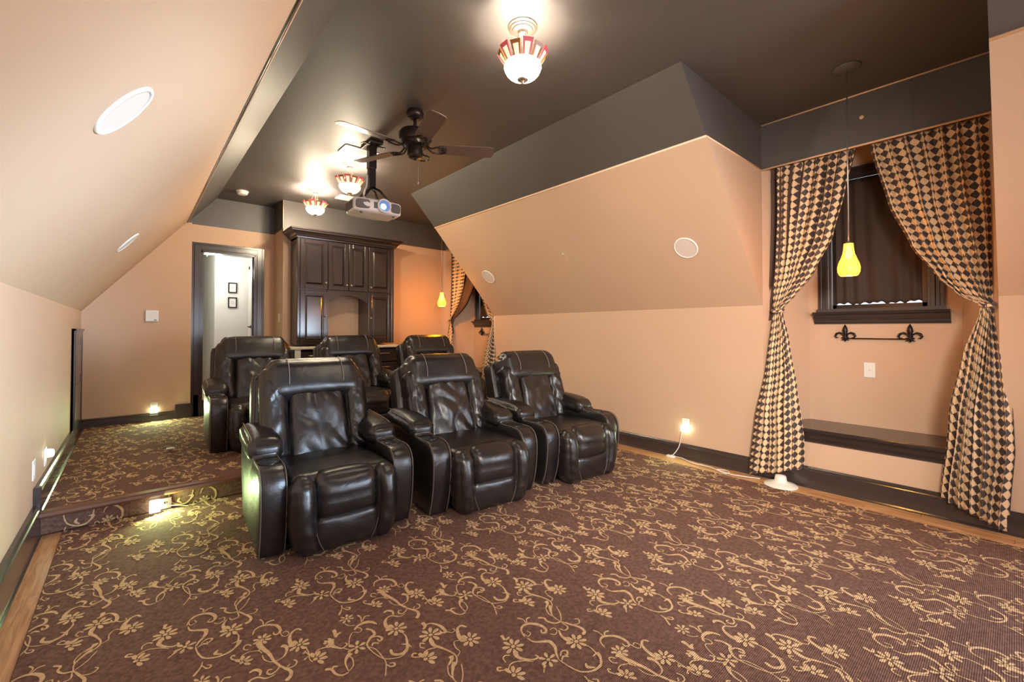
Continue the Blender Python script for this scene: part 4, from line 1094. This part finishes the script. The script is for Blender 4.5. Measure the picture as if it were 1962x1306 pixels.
# vents
def vent(x, y, rz, L, Wd, label):
    t = thing('ceiling_vent', label, 'vent', (x, y, H), rz, 'ceiling vents')
    mb = MB(); a, b_ = L/2, Wd/2
    mb.box(-a, a, -b_, -b_+.028, -.010, 0, b=.003); mb.box(-a, a, b_-.028, b_, -.010, 0, b=.003)
    mb.box(-a, -a+.028, -b_+.028, b_-.028, -.010, 0, b=.003); mb.box(a-.028, a, -b_+.028, b_-.028, -.010, 0, b=.003)
    mb.build('vent_frame', M['white'], t)
    MB().box(-a+.028, a-.028, -b_+.028, b_-.028, -.002, 0).build('vent_back', M['black'], t)
    n = 15
    mb = MB().box(0, .012, -b_+.03, b_-.03, -.008, -.004); first = None
    for k in range(n):
        x_ = -a+.034+(L-.068-.012)*k/(n-1)
        if first is None: first = mb.build('louvre', M['white'], t); first.location = (x_, 0, 0)
        else: o = link('louvre', first.data, t); o.location = (x_, 0, 0)
vent(1.655, 4.215, 0, .33, .22, 'white ceiling vent behind the fan blade, the nearer one')
vent(2.14, 5.78, 0, .28, .22, 'white ceiling vent behind the projector, the farther one')

# wall plates, night lights, outlets ------------------------------------------------------------
def nightlight(parent, w, h, y, z, x):
    n = MB().box(x-w/2, x+w/2, y-.03, y, z, z+h, b=.004).build('night_light', M['nightlit'], parent)
t = thing('thermostat', 'white square thermostat on the back wall beside the doorway', 'thermostat', (.168, YB, 1.42))
MB().box(-.062, .062, -.022, 0, -.068, .068, b=.006).build('case', M['white'], t)
MB().box(.02, .045, -.024, -.02, -.055, -.045).build('button', M['projgrey'], t)
def lit_outlet(name, label, loc, rz, flip=False):
    t = thing(name, label, 'night light', loc, rz)
    MB().box(-.037, .037, -.006, 0, -.058, .058, b=.003).build('plate', M['white'], t)
    MB().box(-.020, .020, -.008, -.003, .008, .040, b=.003).build('socket', M['stone'], t)
    MB().box(-.040, .040, -.035, -.006, -.062, -.008, b=.006).build('light_bar', M['nightlit'], t)
lit_outlet('night_light', 'glowing night light plugged in low on the back wall', (.198, YB, .315), 0)
lamp('night_glow', 'AREA', (.198, YB-.05, .30), 6.0, (.74, 1, .5), shape='RECTANGLE', size=.08, size_y=.05, rot=Vector((.25, -1, .05)).to_track_quat('-Z', 'Y').to_euler())
t = thing('step_outlet', 'horizontal outlet with green-white night light in the step front', 'outlet', (.155, YS-.006, .052))
MB().box(-.057, .057, -.006, 0, -.037, .037, b=.003).build('plate', M['white'], t)
MB().box(-.062, -.004, -.034, -.006, -.040, .040, b=.004).build('light_bar', M['nightlit'], t)
sl_ = MB()
for k in range(7): sl_.box(-.056+.0075*k, -.053+.0075*k, -.0355, -.033, -.037, .037)
sl_.build('lens_rib', M['white'], t)
MB().box(.016, .024, -.009, -.004, .0, .012).box(.030, .034, -.009, -.004, .0, .012).build('socket_slot', M['black'], t)
MB().box(.030, .050, -.02, -.006, -.022, -.008, b=.003).tube(catmull([(.048, -.02, -.016), (.09, -.03, -.022), (.13, -.03, -.035), (.15, -.032, -.040)], 5), .003, 6).build('plug_lead', M['white'], t)
lamp('step_glow', 'AREA', (.125, YS-.07, .085), 5, (.70, 1, .42), shape='RECTANGLE', size=.13, size_y=.07, rot=Vector((.55, -.8, .12)).to_track_quat('-Z', 'Y').to_euler())
# green glow near the right side of the third chair
t = thing('outlet', 'white outlet with plugged-in glowing adapter on the right wall above the white cord', 'outlet', (XR, 2.10, .333), math.radians(90))
MB().box(-.037, .037, 0, .006, -.062, .062, b=.003).build('plate', M['white'], t)
# (local +y faces the wall after the turn)
t.rotation_euler = (0, 0, math.radians(-90))
for ch in t.children: ch.location = (0, -.006, 0)
MB().box(-.034, .040, -.045, -.006, -.062, -.002, b=.005).build('adapter', M['nightlit'], t)
MB().box(-.018, .018, -.010, -.005, .010, .044, b=.003).build('socket', M['stone'], t)
lamp('adapter_glow', 'AREA', (XR-.08, 2.10, .29), 1.5, (.74, 1, .6), shape='RECTANGLE', size=.06, size_y=.05, rot=(0, math.radians(80), 0))
for y, z, lb, knob in ((4.28, .40, 'white outlet with round night light low on the left wall', True), (3.83, .42, 'narrow white cover plate low on the left wall', False)):
    t = thing('wall_plate', lb, 'wall plate', (XL, y, z))
    MB().box(0, .007, -.037, .037, -.06, .06, b=.003).build('plate', M['white'], t)
    if knob: MB().lathe([(.026, 0), (.028, .02), (.024, .035), (.012, .04)], (.006, 0, .02), 24, axis='x').build('night_light_knob', M['nightlit'], t, smooth=True)
    else: MB().box(.006, .009, -.014, .014, -.03, .03, b=.002).build('rocker', M['white'], t)
t = thing('light_switch', 'white light switch on the narrow wall beside the doorway', 'light switch', (XC, 6.62, 1.42))
MB().box(-.006, 0, -.04, .04, -.06, .06, b=.003).build('plate', M['white'], t); MB().box(-.012, -.005, -.012, .012, -.025, .025, b=.003).build('rocker', M['white'], t)

# white tower fan behind the near curtain, and its cord
t = thing('pedestal_base', 'white round pedestal base standing under the hem of the near left harlequin curtain', 'stand', (3.925, 1.245, 0))
MB().lathe([(.118, .007), (.120, .013), (.112, .020), (.07, .034), (.045, .045), (.040, .075), (.036, .088), (.01, .092)], n=48).build('base', M['white'], t, smooth=True)
c = catmull([(XR-.04, 2.12, .30), (XR-.05, 2.125, .22), (XR-.045, 2.15, .12), (XR-.05, 2.20, .04), (XR-.05, 2.235, .018)], 8)
c2 = catmull([(XR-.05, 2.235, .012), (4.0, 2.12, .018), (3.93, 1.98, .018), (3.93, 1.82, .018), (3.88, 1.72, .020), (3.85, 1.66, .018), (3.89, 1.63, .020), (3.94, 1.68, .018), (3.90, 1.74, .020), (3.87, 1.60, .018), (3.90, 1.50, .018), (3.95, 1.43, .012), (3.96, 1.41, .012)], 8)
cb_ = MB().tube(c, .0045, 6).tube(c2, .004, 6).box(XR-.075, XR-.03, 2.19, 2.27, .003, .022, b=.004).build('power_cord', M['white'], smooth=True)
tag(cb_, 'white power cord running from the right wall outlet along the baseboard', 'cord')
